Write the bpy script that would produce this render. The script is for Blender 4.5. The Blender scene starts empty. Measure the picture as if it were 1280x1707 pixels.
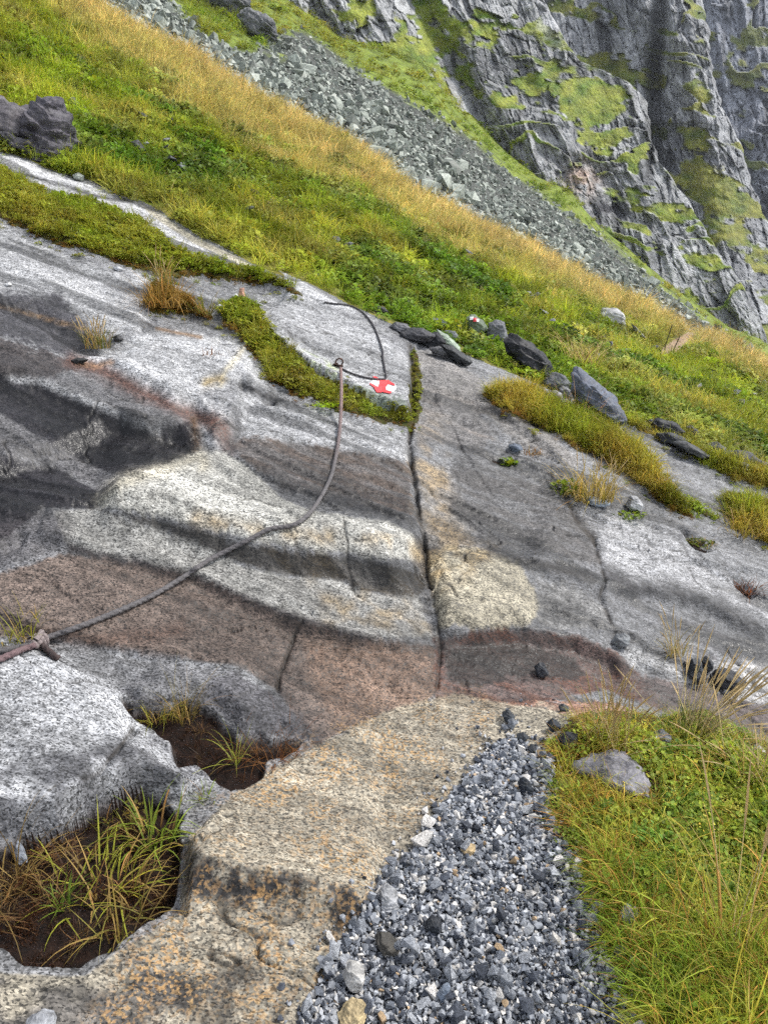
import bpy, bmesh, math, random
import numpy as np
from mathutils import Vector, Matrix

rng = np.random.default_rng(11)
random.seed(11)
SC = bpy.context.scene
COL = SC.collection

# ------------------------------------------------------------------ camera
FPX, TH, CH = 1282.0, math.radians(15.0), 1.6      # focal length in photo pixels, downward pitch, eye height
CT, ST = math.cos(TH), math.sin(TH)
cam_d = bpy.data.cameras.new('camera')
cam = bpy.data.objects.new('camera', cam_d); COL.objects.link(cam)
cam.location = (0, 0, CH)
cam.rotation_euler = (math.pi / 2 - TH, 0, 0)
cam_d.sensor_fit = 'VERTICAL'
cam_d.sensor_height = 24.0
cam_d.lens = 24.0 * FPX / 1707.0
cam_d.clip_start = 0.05
cam_d.clip_end = 3000
SC.camera = cam

# ------------------------------------------------------------------ sky, sun, exposure
SUN_EL, SUN_AZ = math.radians(52), math.radians(75)   # azimuth from +Y, clockwise: high, from the open valley on the right
world = bpy.data.worlds.new('World'); SC.world = world
world.use_nodes = True
wn = world.node_tree.nodes; wl = world.node_tree.links
wn.clear()
w_out = wn.new('ShaderNodeOutputWorld'); w_bg = wn.new('ShaderNodeBackground')
w_hs = wn.new('ShaderNodeHueSaturation'); w_sky = wn.new('ShaderNodeTexSky')
w_sky.sky_type = 'NISHITA'; w_sky.sun_disc = False
w_sky.sun_elevation = SUN_EL; w_sky.sun_rotation = SUN_AZ
w_sky.dust_density = 4.0; w_sky.altitude = 1800
w_hs.inputs['Saturation'].default_value = 0.30
w_bg.inputs['Strength'].default_value = 0.11
wl.new(w_sky.outputs[0], w_hs.inputs['Color']); wl.new(w_hs.outputs[0], w_bg.inputs['Color'])
wl.new(w_bg.outputs[0], w_out.inputs[0])
sun_d = bpy.data.lights.new('sun', 'SUN'); sun = bpy.data.objects.new('sun', sun_d); COL.objects.link(sun)
sun_d.energy = 1.5; sun_d.angle = math.radians(12); sun_d.color = (1.0, 0.96, 0.9)
sdir = Vector((math.sin(SUN_AZ) * math.cos(SUN_EL), math.cos(SUN_AZ) * math.cos(SUN_EL), math.sin(SUN_EL)))
sun.rotation_euler = sdir.to_track_quat('Z', 'Y').to_euler()
sun.location = (0, 0, 30)
SC.view_settings.view_transform = 'Standard'
SC.view_settings.look = 'None'
SC.view_settings.gamma = 1.0
SC.view_settings.use_curve_mapping = False
SC.view_settings.exposure = 1.5
SC.render.engine = 'CYCLES'
SC.cycles.max_bounces = 4
SC.cycles.diffuse_bounces = 2
SC.cycles.use_adaptive_sampling = True
SC.cycles.adaptive_threshold = 0.03
SC.cycles.transparent_max_bounces = 4
SC.cycles.use_denoising = False

# ------------------------------------------------------------------ numeric helpers
def proj(x, y, z):
    dz = z - CH
    w = y * CT - dz * ST
    u = y * ST + dz * CT
    return 640 + FPX * x / w, 853.5 - FPX * u / w

def ray(px, py):
    """slope in plan (x per y) and rise per y of the sight line through a point of the photo"""
    a = (px - 640) / FPX; v = (853.5 - py) / FPX
    yy = CT + v * ST; zz = -ST + v * CT
    return a / yy, zz / yy

def sstep(a, b, x):
    t = np.clip((x - a) / (b - a), 0, 1)
    return t * t * (3 - 2 * t)

def _hash(ix, iy, iz, seed):
    h = (ix * 374761393 + iy * 668265263 + iz * 2147483647 + seed * 974634777) & 0xFFFFFFFF
    h = ((h ^ (h >> 13)) * 1274126177) & 0xFFFFFFFF
    h = ((h ^ (h >> 16)) * 2246822519) & 0xFFFFFFFF
    return ((h ^ (h >> 15)) & 0xFFFFFF).astype(np.float32) / 0xFFFFFF

def vnoise(x, y, z=None, seed=0):
    """value noise in -1..1"""
    x = np.asarray(x, np.float64); y = np.asarray(y, np.float64)
    x0 = np.floor(x).astype(np.int64); y0 = np.floor(y).astype(np.int64)
    fx = (x - x0).astype(np.float32); fy = (y - y0).astype(np.float32)
    fx = fx * fx * fx * (fx * (fx * 6 - 15) + 10); fy = fy * fy * fy * (fy * (fy * 6 - 15) + 10)
    if z is None:
        zz = np.zeros_like(x0)
        a = _hash(x0, y0, zz, seed); b = _hash(x0 + 1, y0, zz, seed)
        c = _hash(x0, y0 + 1, zz, seed); d = _hash(x0 + 1, y0 + 1, zz, seed)
        return ((a + (b - a) * fx) * (1 - fy) + (c + (d - c) * fx) * fy) * 2 - 1
    z = np.asarray(z, np.float64); z0 = np.floor(z).astype(np.int64); fz = (z - z0).astype(np.float32)
    fz = fz * fz * fz * (fz * (fz * 6 - 15) + 10)
    r = 0
    for k, wz in ((0, 1 - fz), (1, fz)):
        a = _hash(x0, y0, z0 + k, seed); b = _hash(x0 + 1, y0, z0 + k, seed)
        c = _hash(x0, y0 + 1, z0 + k, seed); d = _hash(x0 + 1, y0 + 1, z0 + k, seed)
        r = r + wz * ((a + (b - a) * fx) * (1 - fy) + (c + (d - c) * fx) * fy)
    return r * 2 - 1

def fbm(x, y, z=None, oct=4, seed=0, gain=0.5):
    r = 0; a = 1.0; s = 0; f = 1.0
    for o in range(oct):
        r = r + a * vnoise(x * f + o * 7.3, y * f + o * 3.1, None if z is None else z * f + o * 5.7, seed + o)
        s += a; a *= gain; f *= 2.03
    return r / s

def ridged(x, y, z=None, oct=4, seed=0):
    r = 0; a = 1.0; s = 0; f = 1.0
    for o in range(oct):
        n = 1 - np.abs(vnoise(x * f + o * 7.3, y * f + o * 3.1, None if z is None else z * f + o * 5.7, seed + o)) * 1.6
        r = r + a * n; s += a; a *= 0.5; f *= 2.03
    return r / s

def worley(x, y, seed=0):
    """cell noise: distance to the edge between cells, and a random value for each cell"""
    x = np.asarray(x, np.float64); y = np.asarray(y, np.float64)
    x0 = np.floor(x).astype(np.int64); y0 = np.floor(y).astype(np.int64)
    f1 = np.full(x.shape, 9.0); f2 = np.full(x.shape, 9.0); cid = np.zeros(x.shape, np.float32)
    zz = np.zeros_like(x0)
    for i in (-1, 0, 1):
        for j in (-1, 0, 1):
            cx = x0 + i; cy = y0 + j
            dx = cx + _hash(cx, cy, zz, seed) - x; dy = cy + _hash(cx, cy, zz + 1, seed) - y
            d = np.sqrt(dx * dx + dy * dy)
            h = _hash(cx, cy, zz + 2, seed)
            nb = d < f1
            f2 = np.where(nb, f1, np.minimum(f2, d))
            cid = np.where(nb, h, cid)
            f1 = np.where(nb, d, f1)
    return f2 - f1, cid

def line_sd(X, Y, poly, margin):
    """distance to a polyline (photo pixels), signed: + on its image-up side; and the run along it 0..1"""
    P = np.array(poly, float)
    sd = np.full(X.shape, 1e6); tt = np.zeros(X.shape)
    box = ((X > P[:, 0].min() - margin) & (X < P[:, 0].max() + margin) & (Y > P[:, 1].min() - margin) & (Y < P[:, 1].max() + margin))
    idx = np.nonzero(box)
    if idx[0].size == 0: return sd, tt
    x = X[idx]; y = Y[idx]
    best = np.full(x.shape, 1e12); bs = np.ones(x.shape); bt = np.zeros(x.shape)
    seg = np.hypot(*(P[1:] - P[:-1]).T); cum = np.concatenate([[0], np.cumsum(seg)]); tot = cum[-1]
    for i in range(len(P) - 1):
        ax, ay = P[i]; bx, by = P[i + 1]; dx = bx - ax; dy = by - ay
        t = np.clip(((x - ax) * dx + (y - ay) * dy) / (dx * dx + dy * dy), 0, 1)
        ex = x - ax - t * dx; ey = y - ay - t * dy
        d = ex * ex + ey * ey
        s = np.where(dx * (y - ay) - dy * (x - ax) < 0, 1.0, -1.0)
        if dx < 0: pass
        m = d < best
        best = np.where(m, d, best); bs = np.where(m, s, bs); bt = np.where(m, (cum[i] + t * seg[i]) / tot, bt)
    sd[idx] = np.sqrt(best) * bs; tt[idx] = bt
    return sd, tt

def poly_sd(X, Y, poly, margin=80):
    """signed distance to a closed outline in photo pixels, + inside; -1e6 far outside"""
    P = np.array(poly, float)
    sd = np.full(X.shape, -1e6)
    box = ((X > P[:, 0].min() - margin) & (X < P[:, 0].max() + margin) & (Y > P[:, 1].min() - margin) & (Y < P[:, 1].max() + margin))
    idx = np.nonzero(box)
    if idx[0].size == 0: return sd
    x = X[idx]; y = Y[idx]
    best = np.full(x.shape, 1e12); ins = np.zeros(x.shape, bool)
    n = len(P)
    for i in range(n):
        ax, ay = P[i]; bx, by = P[(i + 1) % n]; dx = bx - ax; dy = by - ay
        t = np.clip(((x - ax) * dx + (y - ay) * dy) / (dx * dx + dy * dy + 1e-9), 0, 1)
        ex = x - ax - t * dx; ey = y - ay - t * dy
        best = np.minimum(best, ex * ex + ey * ey)
        if ay != by:
            c = ((ay > y) != (by > y)) & (x < (bx - ax) * (y - ay) / (by - ay) + ax)
            ins ^= c
    sd[idx] = np.where(ins, 1, -1) * np.sqrt(best)
    return sd

def pmask(X, Y, poly, soft=12, wob=None):
    sd = poly_sd(X, Y, poly, margin=60 + soft)
    if wob is not None: sd = sd + wob
    return sstep(-soft, soft, sd)

def lmask(X, Y, poly, width, soft=None, wob=None):
    sd, tt = line_sd(X, Y, poly, width * 4 + 20)
    d = np.abs(sd)
    if wob is not None: d = np.abs(sd + wob)
    return np.exp(-(d / width) ** 2)

# ------------------------------------------------------------------ the lie of the land (heights in metres over the plan)
def interp(x, xs, ys): return np.interp(x, xs, ys)

SKY_PX = [(-420, -330), (0, -85), (135, 5), (200, 40), (270, 72), (320, 100), (390, 145), (450, 180), (500, 202), (550, 224), (600, 255), (640, 285),
          (690, 325), (740, 350), (810, 385), (880, 412), (940, 447), (1030, 497), (1066, 508), (1108, 535), (1146, 555), (1176, 561), (1212, 576), (1241, 594), (1280, 615), (1700, 830)]
_s = np.array([ray(a, b) for a, b in SKY_PX])
SHOULDER = (_s[:, 0], _s[:, 1])                         # rise of the grass shoulder against its bearing
EDGE = ([-0.9, -0.5, -0.3, -0.11, 0, 0.11, 0.2, 0.31, 0.5, 0.9], [8.3, 7.6, 7.2, 6.7, 6.4, 6.25, 6.0, 5.9, 5.6, 5.2])

def slab_plane(x, y): return 0.36 * (y - 2.45) - 0.28 * x

def base_height(x, y):
    m = x / y
    zs = slab_plane(x, y)
    zp = np.where(x > 0, -0.03 * x, -0.22 * x)
    yb = 2.9 - 0.26 * np.clip(x - 0.35, 0, 3)
    win = 1 - sstep(0.0, 0.32, y - yb)
    d = zp - zs
    z = zs + 0.5 * (d + np.sqrt(d * d + 0.012)) * win
    # hillside beyond the slabs
    ye = interp(m, *EDGE); ks = interp(m, *SHOULDER)
    yc = 27.0 + 3.0 * np.sin(m * 5 + 1.0)
    qe = CH + ks * ye - slab_plane(m * ye, ye)
    q = qe * np.clip((yc - y) / (yc - ye), 0, 1) ** 1.5 + 0.06 * np.clip(y - yc, 0, 99) ** 1.6
    zh = CH + ks * y - q
    t = sstep(-0.5, 0.5, y - ye)
    return z * (1 - t) + zh * t

# plan grid: bearing by distance
NM, NY1, NY2 = 840, 640, 190
ms = np.concatenate([np.linspace(-0.95, -0.67, 26)[:-1], np.linspace(-0.67, 0.67, NM), np.linspace(0.67, 0.95, 26)[1:]])
ys = np.concatenate([np.geomspace(0.85, 8.2, NY1), np.geomspace(8.2, 62, NY2 + 1)[1:]])
GM, GY = np.meshgrid(ms, ys, indexing='ij')
GX = GM * GY
GB = base_height(GX, GY)

# outlines traced in photo pixels, laid on the ground
HOLLOW1 = [(203, 1158), (222, 1182), (262, 1180), (330, 1170), (357, 1185), (395, 1225), (430, 1226), (520, 1236), (475, 1256), (446, 1272), (436, 1298), (385, 1322), (350, 1300), (332, 1280), (300, 1275), (286, 1258), (280, 1240), (250, 1220), (222, 1202)]
HOLLOW2 = [(-160, 1440), (0, 1405), (40, 1390), (100, 1390), (130, 1370), (185, 1335), (215, 1324), (245, 1324), (280, 1340), (306, 1350), (306, 1395), (302, 1450), (305, 1482), (292, 1512), (250, 1540), (210, 1567), (170, 1597), (135, 1618), (60, 1610), (20, 1600), (0, 1590), (-160, 1560)]
GRAVEL = [(815, 1245), (850, 1228), (905, 1258), (918, 1290), (912, 1350), (932, 1400), (972, 1460), (992, 1520), (1012, 1600), (1065, 1715), (1100, 1900), (430, 1900), (500, 1715), (530, 1640), (572, 1560), (600, 1520), (650, 1450), (700, 1400), (742, 1340), (790, 1288)]
BANK = [(905, 1290), (915, 1250), (950, 1205), (1010, 1188), (1080, 1196), (1160, 1190), (1240, 1228), (1300, 1262), (1750, 1330), (1750, 1950), (1100, 1900), (1065, 1715), (1012, 1600), (992, 1520), (972, 1460), (932, 1400), (912, 1350)]
NEAR_SLAB = [(385, 1325), (440, 1290), (530, 1240), (640, 1188), (760, 1158), (835, 1172), (930, 1185), (900, 1250), (830, 1250), (780, 1290), (720, 1380), (650, 1450), (590, 1560), (520, 1707), (480, 1900), (-400, 1900), (-300, 1640), (0, 1620), (140, 1625), (300, 1520), (312, 1400)]
PLATFORM = [(385, 1325), (440, 1290), (530, 1240), (640, 1188), (760, 1158), (835, 1172), (930, 1185), (1010, 1192), (1080, 1200), (1160, 1195), (1240, 1232), (1300, 1266), (1750, 1335), (1750, 2300), (-600, 2300), (-600, 1680), (-300, 1640), (0, 1620), (140, 1625), (300, 1520), (312, 1400)]
BLOCK_A = [(-260, 1100), (-60, 1085), (60, 1085), (100, 1090), (150, 1120), (205, 1160), (225, 1200), (285, 1262), (350, 1300), (305, 1330), (240, 1320), (180, 1335), (100, 1385), (-60, 1405), (-260, 1440)]
LUMP = [(205, 1150), (260, 1108), (400, 1115), (450, 1150), (535, 1238), (470, 1226), (400, 1222), (352, 1180), (300, 1170), (230, 1180)]
BLOCK_L = [(165, 842), (200, 800), (260, 780), (335, 753), (362, 752), (400, 770), (440, 800), (470, 830), (520, 850), (610, 864), (645, 866), (690, 890), (706, 935), (640, 931), (420, 901), (280, 864)]
BLOCK_M = [(425, 492), (440, 545), (462, 572), (500, 602), (540, 625), (600, 652), (640, 672), (668, 686), (683, 660), (681, 605), (668, 568), (650, 545), (610, 520), (555, 503), (500, 486), (460, 484)]
BLOCK_LB = [(140, 602), (260, 548), (345, 558), (405, 575), (440, 630), (458, 668), (412, 682), (395, 742), (350, 742), (332, 700), (250, 658)]
HUMP = [(712, 925), (740, 914), (790, 913), (830, 923), (870, 945), (888, 970), (902, 1010), (885, 1045), (820, 1048), (760, 1046), (728, 1052), (718, 990)]
TROUGH = [(-100, 860), (20, 850), (150, 842), (215, 797), (330, 750), (300, 722), (200, 700), (100, 740), (0, 770), (-100, 760)]
MOSS_S = [(365, 512), (400, 498), (428, 510), (440, 545), (480, 594), (540, 636), (600, 668), (640, 688), (684, 698), (690, 716), (670, 714), (600, 700), (540, 682), (490, 665), (450, 640), (430, 602), (400, 566), (372, 542)]
MOSS_T = [(248, 485), (262, 470), (300, 490), (352, 530), (358, 540), (330, 530), (290, 522), (250, 522)]
GRASS_1 = [(-260, 215), (0, 278), (25, 292), (82, 330), (140, 327), (190, 348), (240, 373), (280, 402), (310, 427), (380, 444), (440, 456), (505, 494), (430, 481), (350, 467), (280, 461), (225, 450), (165, 432), (105, 414), (60, 402), (40, 385), (0, 368), (-260, 300)]
STRIP_W = [(-260, 190), (0, 255), (50, 270), (100, 290), (150, 302), (220, 335), (250, 350), (290, 377), (320, 402), (378, 440), (310, 425), (280, 400), (240, 372), (190, 347), (140, 326), (82, 329), (50, 310), (0, 272), (-260, 210)]
STRIP_W2 = [(225, 335), (270, 358), (325, 395), (400, 430), (442, 456), (436, 460), (390, 436), (320, 404), (265, 368)]
STRIP_W3 = [(462, 448), (500, 466), (560, 504), (600, 520), (540, 505), (500, 488)]
CRACK_G = [(683, 590), (690, 580), (697, 600), (702, 640), (700, 690), (688, 712), (682, 690), (684, 650)]
GRASS_2 = [(803, 660), (840, 648), (880, 650), (920, 674), (990, 710), (1040, 736), (1076, 766), (1092, 796), (1118, 826), (1155, 872), (1115, 856), (1065, 816), (1030, 791), (990, 766), (920, 731), (860, 701), (828, 686)]
GRASS_3 = [(940, 670), (1015, 698), (1065, 722), (1140, 760), (1215, 802), (1290, 830), (1500, 930), (1500, 880), (1290, 792), (1215, 772), (1115, 735), (1040, 700), (980, 672)]
GRASS_4 = [(1196, 822), (1225, 836), (1290, 850), (1290, 925), (1262, 900), (1230, 892), (1210, 862)]
GRASS_5 = [(1105, 828), (1140, 836), (1170, 850), (1205, 868), (1190, 872), (1150, 858), (1118, 846)]
HOLE_R = [(1126, 882), (1142, 882), (1165, 900), (1190, 922), (1172, 926), (1140, 908)]
HOLE_R2 = [(1215, 958), (1235, 962), (1262, 990), (1250, 994), (1226, 978)]
HOLE_M = [(800, 758), (822, 764), (858, 772), (850, 782), (820, 774)]
MAIN_CRACK = [(684, 575), (688, 640), (688, 700), (681, 735), (688, 790), (697, 850), (706, 900), (712, 960), (718, 982)]
CRACK_1B = [(718, 982), (725, 1000), (730, 1050), (733, 1090), (728, 1145)]
CRACK_2 = [(918, 800), (940, 825), (960, 868), (990, 900), (997, 932), (1008, 965), (998, 995), (1012, 1025), (1027, 1062)]
CRACK_3 = [(503, 1030), (492, 1055), (480, 1090), (465, 1128), (462, 1150)]
CRACK_4 = [(222, 1215), (205, 1240), (185, 1262), (165, 1288), (140, 1300)]
LIP1 = [(20, 880), (130, 915), (200, 930), (330, 960), (420, 1000), (500, 1030), (620, 1062), (720, 1072)]
LIP2 = [(148, 846), (280, 866), (360, 890), (420, 903), (520, 917), (640, 933), (706, 950)]
LIP4 = [(860, 935), (920, 950), (990, 970), (1040, 978), (1090, 976), (1190, 1000), (1300, 1064)]
LIP6 = [(722, 1060), (830, 1046), (900, 1048), (960, 1058), (1020, 1086), (1062, 1122)]
LIP7 = [(300, 1420), (400, 1452), (500, 1472), (590, 1502), (650, 1500)]
LIP8 = [(-100, 580), (0, 612), (70, 630), (125, 662), (190, 687), (250, 708), (330, 700)]
LIP9 = [(410, 735), (500, 738), (560, 748), (690, 778)]
LIP10 = [(-100, 470), (0, 492), (70, 500), (130, 530), (165, 560), (260, 552)]
LIP11 = [(440, 545), (500, 560), (560, 585), (640, 590), (680, 606)]
LIP12 = [(700, 640), (760, 650), (830, 690), (900, 740), (960, 790)]
LIP13 = [(-60, 1000), (60, 1040), (250, 1088), (400, 1112), (460, 1130)]

WOB = 7 * fbm(GX * 7, GY * 7, oct=3, seed=3) + 2 * vnoise(GX * 24, GY * 24, seed=5)    # ragged edges, in pixels

def relief(X, Y):
    z = np.zeros(X.shape)
    def dome(poly, h, edge, wob=0.5):
        return h * sstep(-edge * 0.3, edge, poly_sd(X, Y, poly, edge + 30) + WOB * wob)
    def ledge(line, h, wd, wu, fade=0.12, under=0.0):
        sd, t = line_sd(X, Y, line, wu * 3.2)
        sd = sd + WOB * 0.45
        prof = np.where(sd < 0, 1 - sstep(0, wd, -sd), np.exp(-np.clip(sd, 0, 1e5) / wu))
        prof = np.where(np.abs(sd) > 1e5, 0, prof)
        if under: prof = prof - under * np.exp(-((sd + wd * 1.05) / (wd * 0.55)) ** 2) * (np.abs(sd) < 1e5)
        return h * prof * sstep(0, fade, t) * sstep(0, fade, 1 - t)
    z += ledge(LIP1, 0.042, 24, 110, 0.1, 0.12) + ledge(LIP2, 0.10, 62, 120, 0.1, 0.12) + ledge(LIP4, 0.042, 34, 120, 0.1, 0.12) + ledge(LIP6, 0.045, 30, 90, 0.1, 0.12)
    z += ledge(LIP7, 0.05, 60, 120) + ledge(LIP8, 0.045, 34, 80, 0.1, 0.1) + ledge(LIP9, 0.025, 24, 70) + ledge(LIP10, 0.04, 34, 70, 0.1, 0.1)
    z += ledge(LIP11, 0.025, 12, 50) + ledge(LIP12, 0.03, 14, 60) + ledge(LIP13, 0.03, 20, 60)
    z += dome(BLOCK_L, 0.05, 22) + dome(HUMP, 0.055, 34) + dome(BLOCK_LB, 0.06, 24) + ledge([(425, 530), (445, 552), (465, 578), (500, 608), (540, 632), (600, 660), (640, 680), (676, 692), (690, 692)], 0.085, 12, 110, 0.04)
    z += dome(PLATFORM, 0.06, 18) + dome(BLOCK_A, 0.085, 36) + dome(LUMP, 0.04, 34)
    z -= dome(TROUGH, 0.06, 34)
    z *= 1.2
    return z

def relief_cut(X, Y):
    z = np.zeros(X.shape)
    def dome(poly, h, edge, wob=0.5):
        return h * sstep(-edge * 0.3, edge, poly_sd(X, Y, poly, edge + 30) + WOB * wob)
    def crack(line, d, w):
        sd, t = line_sd(X, Y, line, 60)
        kw = 0.62 + 0.5 * vnoise(X / 16, Y / 16, seed=41)
        return -d * kw * np.exp(-np.abs((sd + WOB * 0.22) / (w * (0.7 + 0.5 * kw))) ** 1.5)
    z -= dome(HOLLOW1, 0.038, 7, 1.6) + dome(HOLLOW2, 0.045, 8, 1.6)
    for p, h in ((MOSS_S, 0.03), (MOSS_T, 0.05), (GRASS_1, 0.05), (GRASS_2, 0.06), (GRASS_3, 0.05), (GRASS_4, 0.04), (GRASS_5, 0.02)):
        z += dome(p, h, 17, 1.0)
    z -= dome(HOLE_R, 0.05, 7) + dome(HOLE_R2, 0.05, 7) + dome(HOLE_M, 0.03, 6)
    z += crack(MAIN_CRACK, 0.06, 3.4) + crack(CRACK_1B, 0.02, 3.5) + crack(CRACK_2, 0.022, 3.5) + crack(CRACK_3, 0.025, 3.5) + crack(CRACK_4, 0.03, 5)
    z += crack([(25, 285), (90, 300), (150, 322), (220, 336)], 0.03, 3)
    z += crack([(405, 642), (430, 652), (457, 672)], 0.06, 9) + crack([(362, 572), (380, 576), (396, 590)], 0.05, 7)
    z += crack([(410, 575), (398, 592), (382, 610), (366, 640), (366, 700)], -0.015, 5)
    z += crack([(0, 510), (65, 528), (140, 548)], 0.012, 3) + crack([(262, 548), (300, 556), (335, 562)], 0.012, 3) + crack([(-100, 1000), (10, 920), (60, 890), (75, 850)], 0.03, 8)
    z += crack([(750, 655), (800, 700), (832, 735)], 0.01, 3) + crack([(730, 632), (780, 640), (840, 650)], 0.012, 3) + crack([(820, 760), (880, 760), (930, 790)], 0.015, 4)
    return z

bx, by = proj(GX, GY, GB)
dz0 = relief(bx, by)
bx, by = proj(GX, GY, GB + dz0)
DZ = relief(bx, by)
bx, by = proj(GX, GY, GB + 0.5 * (DZ + dz0))
DZ = relief(bx, by)
# glacier-worn undulation along the foliation, then smaller roughness
fu = (GX * 0.968 - GY * 0.25); fv = (GX * 0.25 + GY * 0.968)
und = 0.036 * fbm(fu * 0.9, fv * 2.6, oct=3, seed=21) + 0.013 * fbm(fu * 5, fv * 9, oct=3, seed=22)
rough = 0.0040 * fbm(GX * 38, GY * 38, oct=3, seed=23) + 0.007 * ridged(fu * 9, fv * 16, oct=3, seed=24)
_st = fv * 5.5 + 1.6 * fbm(fu * 0.8, fv * 1.6, oct=4, seed=25); _fr = _st - np.floor(_st)
rough += 0.016 * (1 - _fr - (1 - sstep(0.0, 0.10, _fr))) * sstep(-0.1, 0.35, fbm(fu * 1.3, fv * 2.2, oct=3, seed=26)) * sstep(2.3, 3.4, GY)      # small foliation scarps
nearf = np.clip(GY / 3.0, 0.35, 1)
_we, _wc = worley(fu * 0.75 + 0.25 * fbm(fu * 1.2, fv * 1.2, oct=3, seed=27), fv * 1.15 + 0.25 * fbm(fu * 1.2, fv * 1.2, oct=3, seed=28), 29)
JOINT = np.exp(-(_we / 0.014) ** 2) * sstep(-0.05, 0.25, fbm(fu * 0.9, fv * 0.9, oct=2, seed=30))       # thin joints, broken off here and there
_cz = fbm(fu * 1.0 + 3, fv * 2.1, oct=4, seed=38); JOINT = np.maximum(JOINT, np.exp(-(_cz / 0.011) ** 2) * sstep(0.0, 0.3, fbm(fu * 1.1 + 8, fv * 1.1, oct=2, seed=39)))      # and hairline fractures
JOINT = JOINT * (GY < 8)
rough -= 0.012 * JOINT
_tl = _hash((_wc * 9999).astype(np.int64), np.zeros(GX.shape, np.int64), np.zeros(GX.shape, np.int64), 31)
rough += 0.034 * (_wc - 0.5) * sstep(2.2, 3.0, GY)                     # plates standing a little proud of each other
_ce, _cc = worley(fu * 2.6 + 0.3 * fbm(fu * 4, fv * 4, oct=2, seed=34), fv * 6.5 + 0.3 * fbm(fu * 4, fv * 4, oct=2, seed=35), 36)
rough += 0.011 * (_cc - 0.5) * sstep(0.0, 0.3, fbm(fu * 0.8 + 5, fv * 1.5, oct=2, seed=37))      # flaked patches
CX, CY = proj(GX, GY, GB + DZ + und * nearf)             # where the smooth rock shows: turf, peat and joints are laid out on it
DZ = DZ + relief_cut(CX, CY)

ye_g = interp(GM, *EDGE)
on_hill = sstep(-0.3, 0.8, GY - ye_g)
flat = pmask(CX, CY, GRAVEL, 10) + pmask(CX, CY, BANK, 10)
flat = np.clip(flat, 0, 1)
hill_rel = 0.16 * fbm(GX * 0.55, GY * 0.55, oct=3, seed=31) + 0.10 * fbm(GX * 1.9, GY * 1.9, oct=3, seed=32) + 0.13 * np.abs(fbm(GX * 2.6, GY * 2.6, oct=3, seed=33))
hill_amp = on_hill * np.clip((GY - ye_g) / 6, 0.25, 1.0)
GZ = GB + DZ * (1 - on_hill * 0.7) + (und * nearf + rough) * (1 - on_hill) * (1 - flat * 0.8) + hill_rel * hill_amp
GZ += pmask(CX, CY, BANK, 26) * 0.06 * (0.6 + 0.8 * fbm(GX * 4, GY * 4, oct=3, seed=40))
PX, PY = proj(GX, GY, GZ)

def surf(px, py, lift=0.0, far=False):
    """point of the ground that the photo shows at px, py (first crossing of the sight line)"""
    m, k = ray(px, py)
    i = np.searchsorted(ms, m); i = min(max(i, 1), len(ms) - 1)
    f = (m - ms[i - 1]) / (ms[i] - ms[i - 1])
    zc = GZ[i - 1] * (1 - f) + GZ[i] * f + lift
    d = zc - (CH + k * ys)
    j = np.nonzero((d[:-1] < 0) & (d[1:] >= 0))[0]
    if len(j) == 0:
        j = int(np.argmax(d)); yy = ys[j]
    else:
        j = j[0]; g = -d[j] / (d[j + 1] - d[j]); yy = ys[j] + g * (ys[j + 1] - ys[j])
    return Vector((m * yy, yy, CH + k * yy))

def ground_z(x, y):
    m = x / y
    i = np.clip(np.searchsorted(ms, m), 1, len(ms) - 1); j = np.clip(np.searchsorted(ys, y), 1, len(ys) - 1)
    f = (m - ms[i - 1]) / (ms[i] - ms[i - 1]); g = (y - ys[j - 1]) / (ys[j] - ys[j - 1])
    return (GZ[i - 1, j - 1] * (1 - f) + GZ[i, j - 1] * f) * (1 - g) + (GZ[i - 1, j] * (1 - f) + GZ[i, j] * f) * g

# ------------------------------------------------------------------ what the ground is made of, point by point
def mix(c, col, f):
    return c + (np.array(col, np.float32) - c) * f[..., None]

n_a = fbm(GX * 2.2, GY * 2.2, oct=4, seed=51)
n_b = fbm(fu * 1.2, fv * 6.0, oct=4, seed=52)           # drawn out along the foliation
n_c = fbm(GX * 12, GY * 12, oct=3, seed=53)
n_d = fbm(fu * 3.0, fv * 22.0, oct=3, seed=54)
W12 = 9 * n_a + 7 * n_c + 7 * n_d + 5 * vnoise(GX * 60, GY * 60, seed=55)
col = np.empty(GX.shape + (3,), np.float32); col[:] = (0.27, 0.272, 0.278)
wet = np.zeros(GX.shape, np.float32)
orange = np.zeros(GX.shape, np.float32)

def paint(poly, c, amt=1.0, soft=14, wob=1.0, w=None, tex=None):
    global col, wet
    k = pmask(PX, PY, poly, soft * 0.5, W12 * wob) * amt
    if tex is not None: k = k * tex
    col = mix(col, c, k)
    if w is not None: wet = wet + (w - wet) * k

def stroke(line, c, width, amt=1.0, w=None, tex=None, wob=0.4):
    global col, wet
    k = np.clip(lmask(PX, PY, line, width, wob=W12 * wob) * amt, 0, 1)
    if tex is not None: k = k * tex
    col = mix(col, c, k)
    if w is not None: wet = wet + (w - wet) * k

DARK = (0.034, 0.032, 0.037); BROWN = (0.172, 0.134, 0.112); RUST = (0.16, 0.068, 0.032); OCHRE = (0.36, 0.25, 0.105)
LIGHT = (0.46, 0.463, 0.468); CREAM = (0.47, 0.44, 0.36); GREY = (0.14, 0.14, 0.147); BLACK = (0.028, 0.027, 0.030)
streaks = sstep(-0.15, 0.45, n_b + 0.4 * n_d)
streaks2 = sstep(-0.3, 0.3, n_d + 0.5 * n_b)
# general streaking of the slabs
rockzone = 1 - on_hill
k = streaks * 0.45 * rockzone; col = mix(col, GREY, k)
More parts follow.
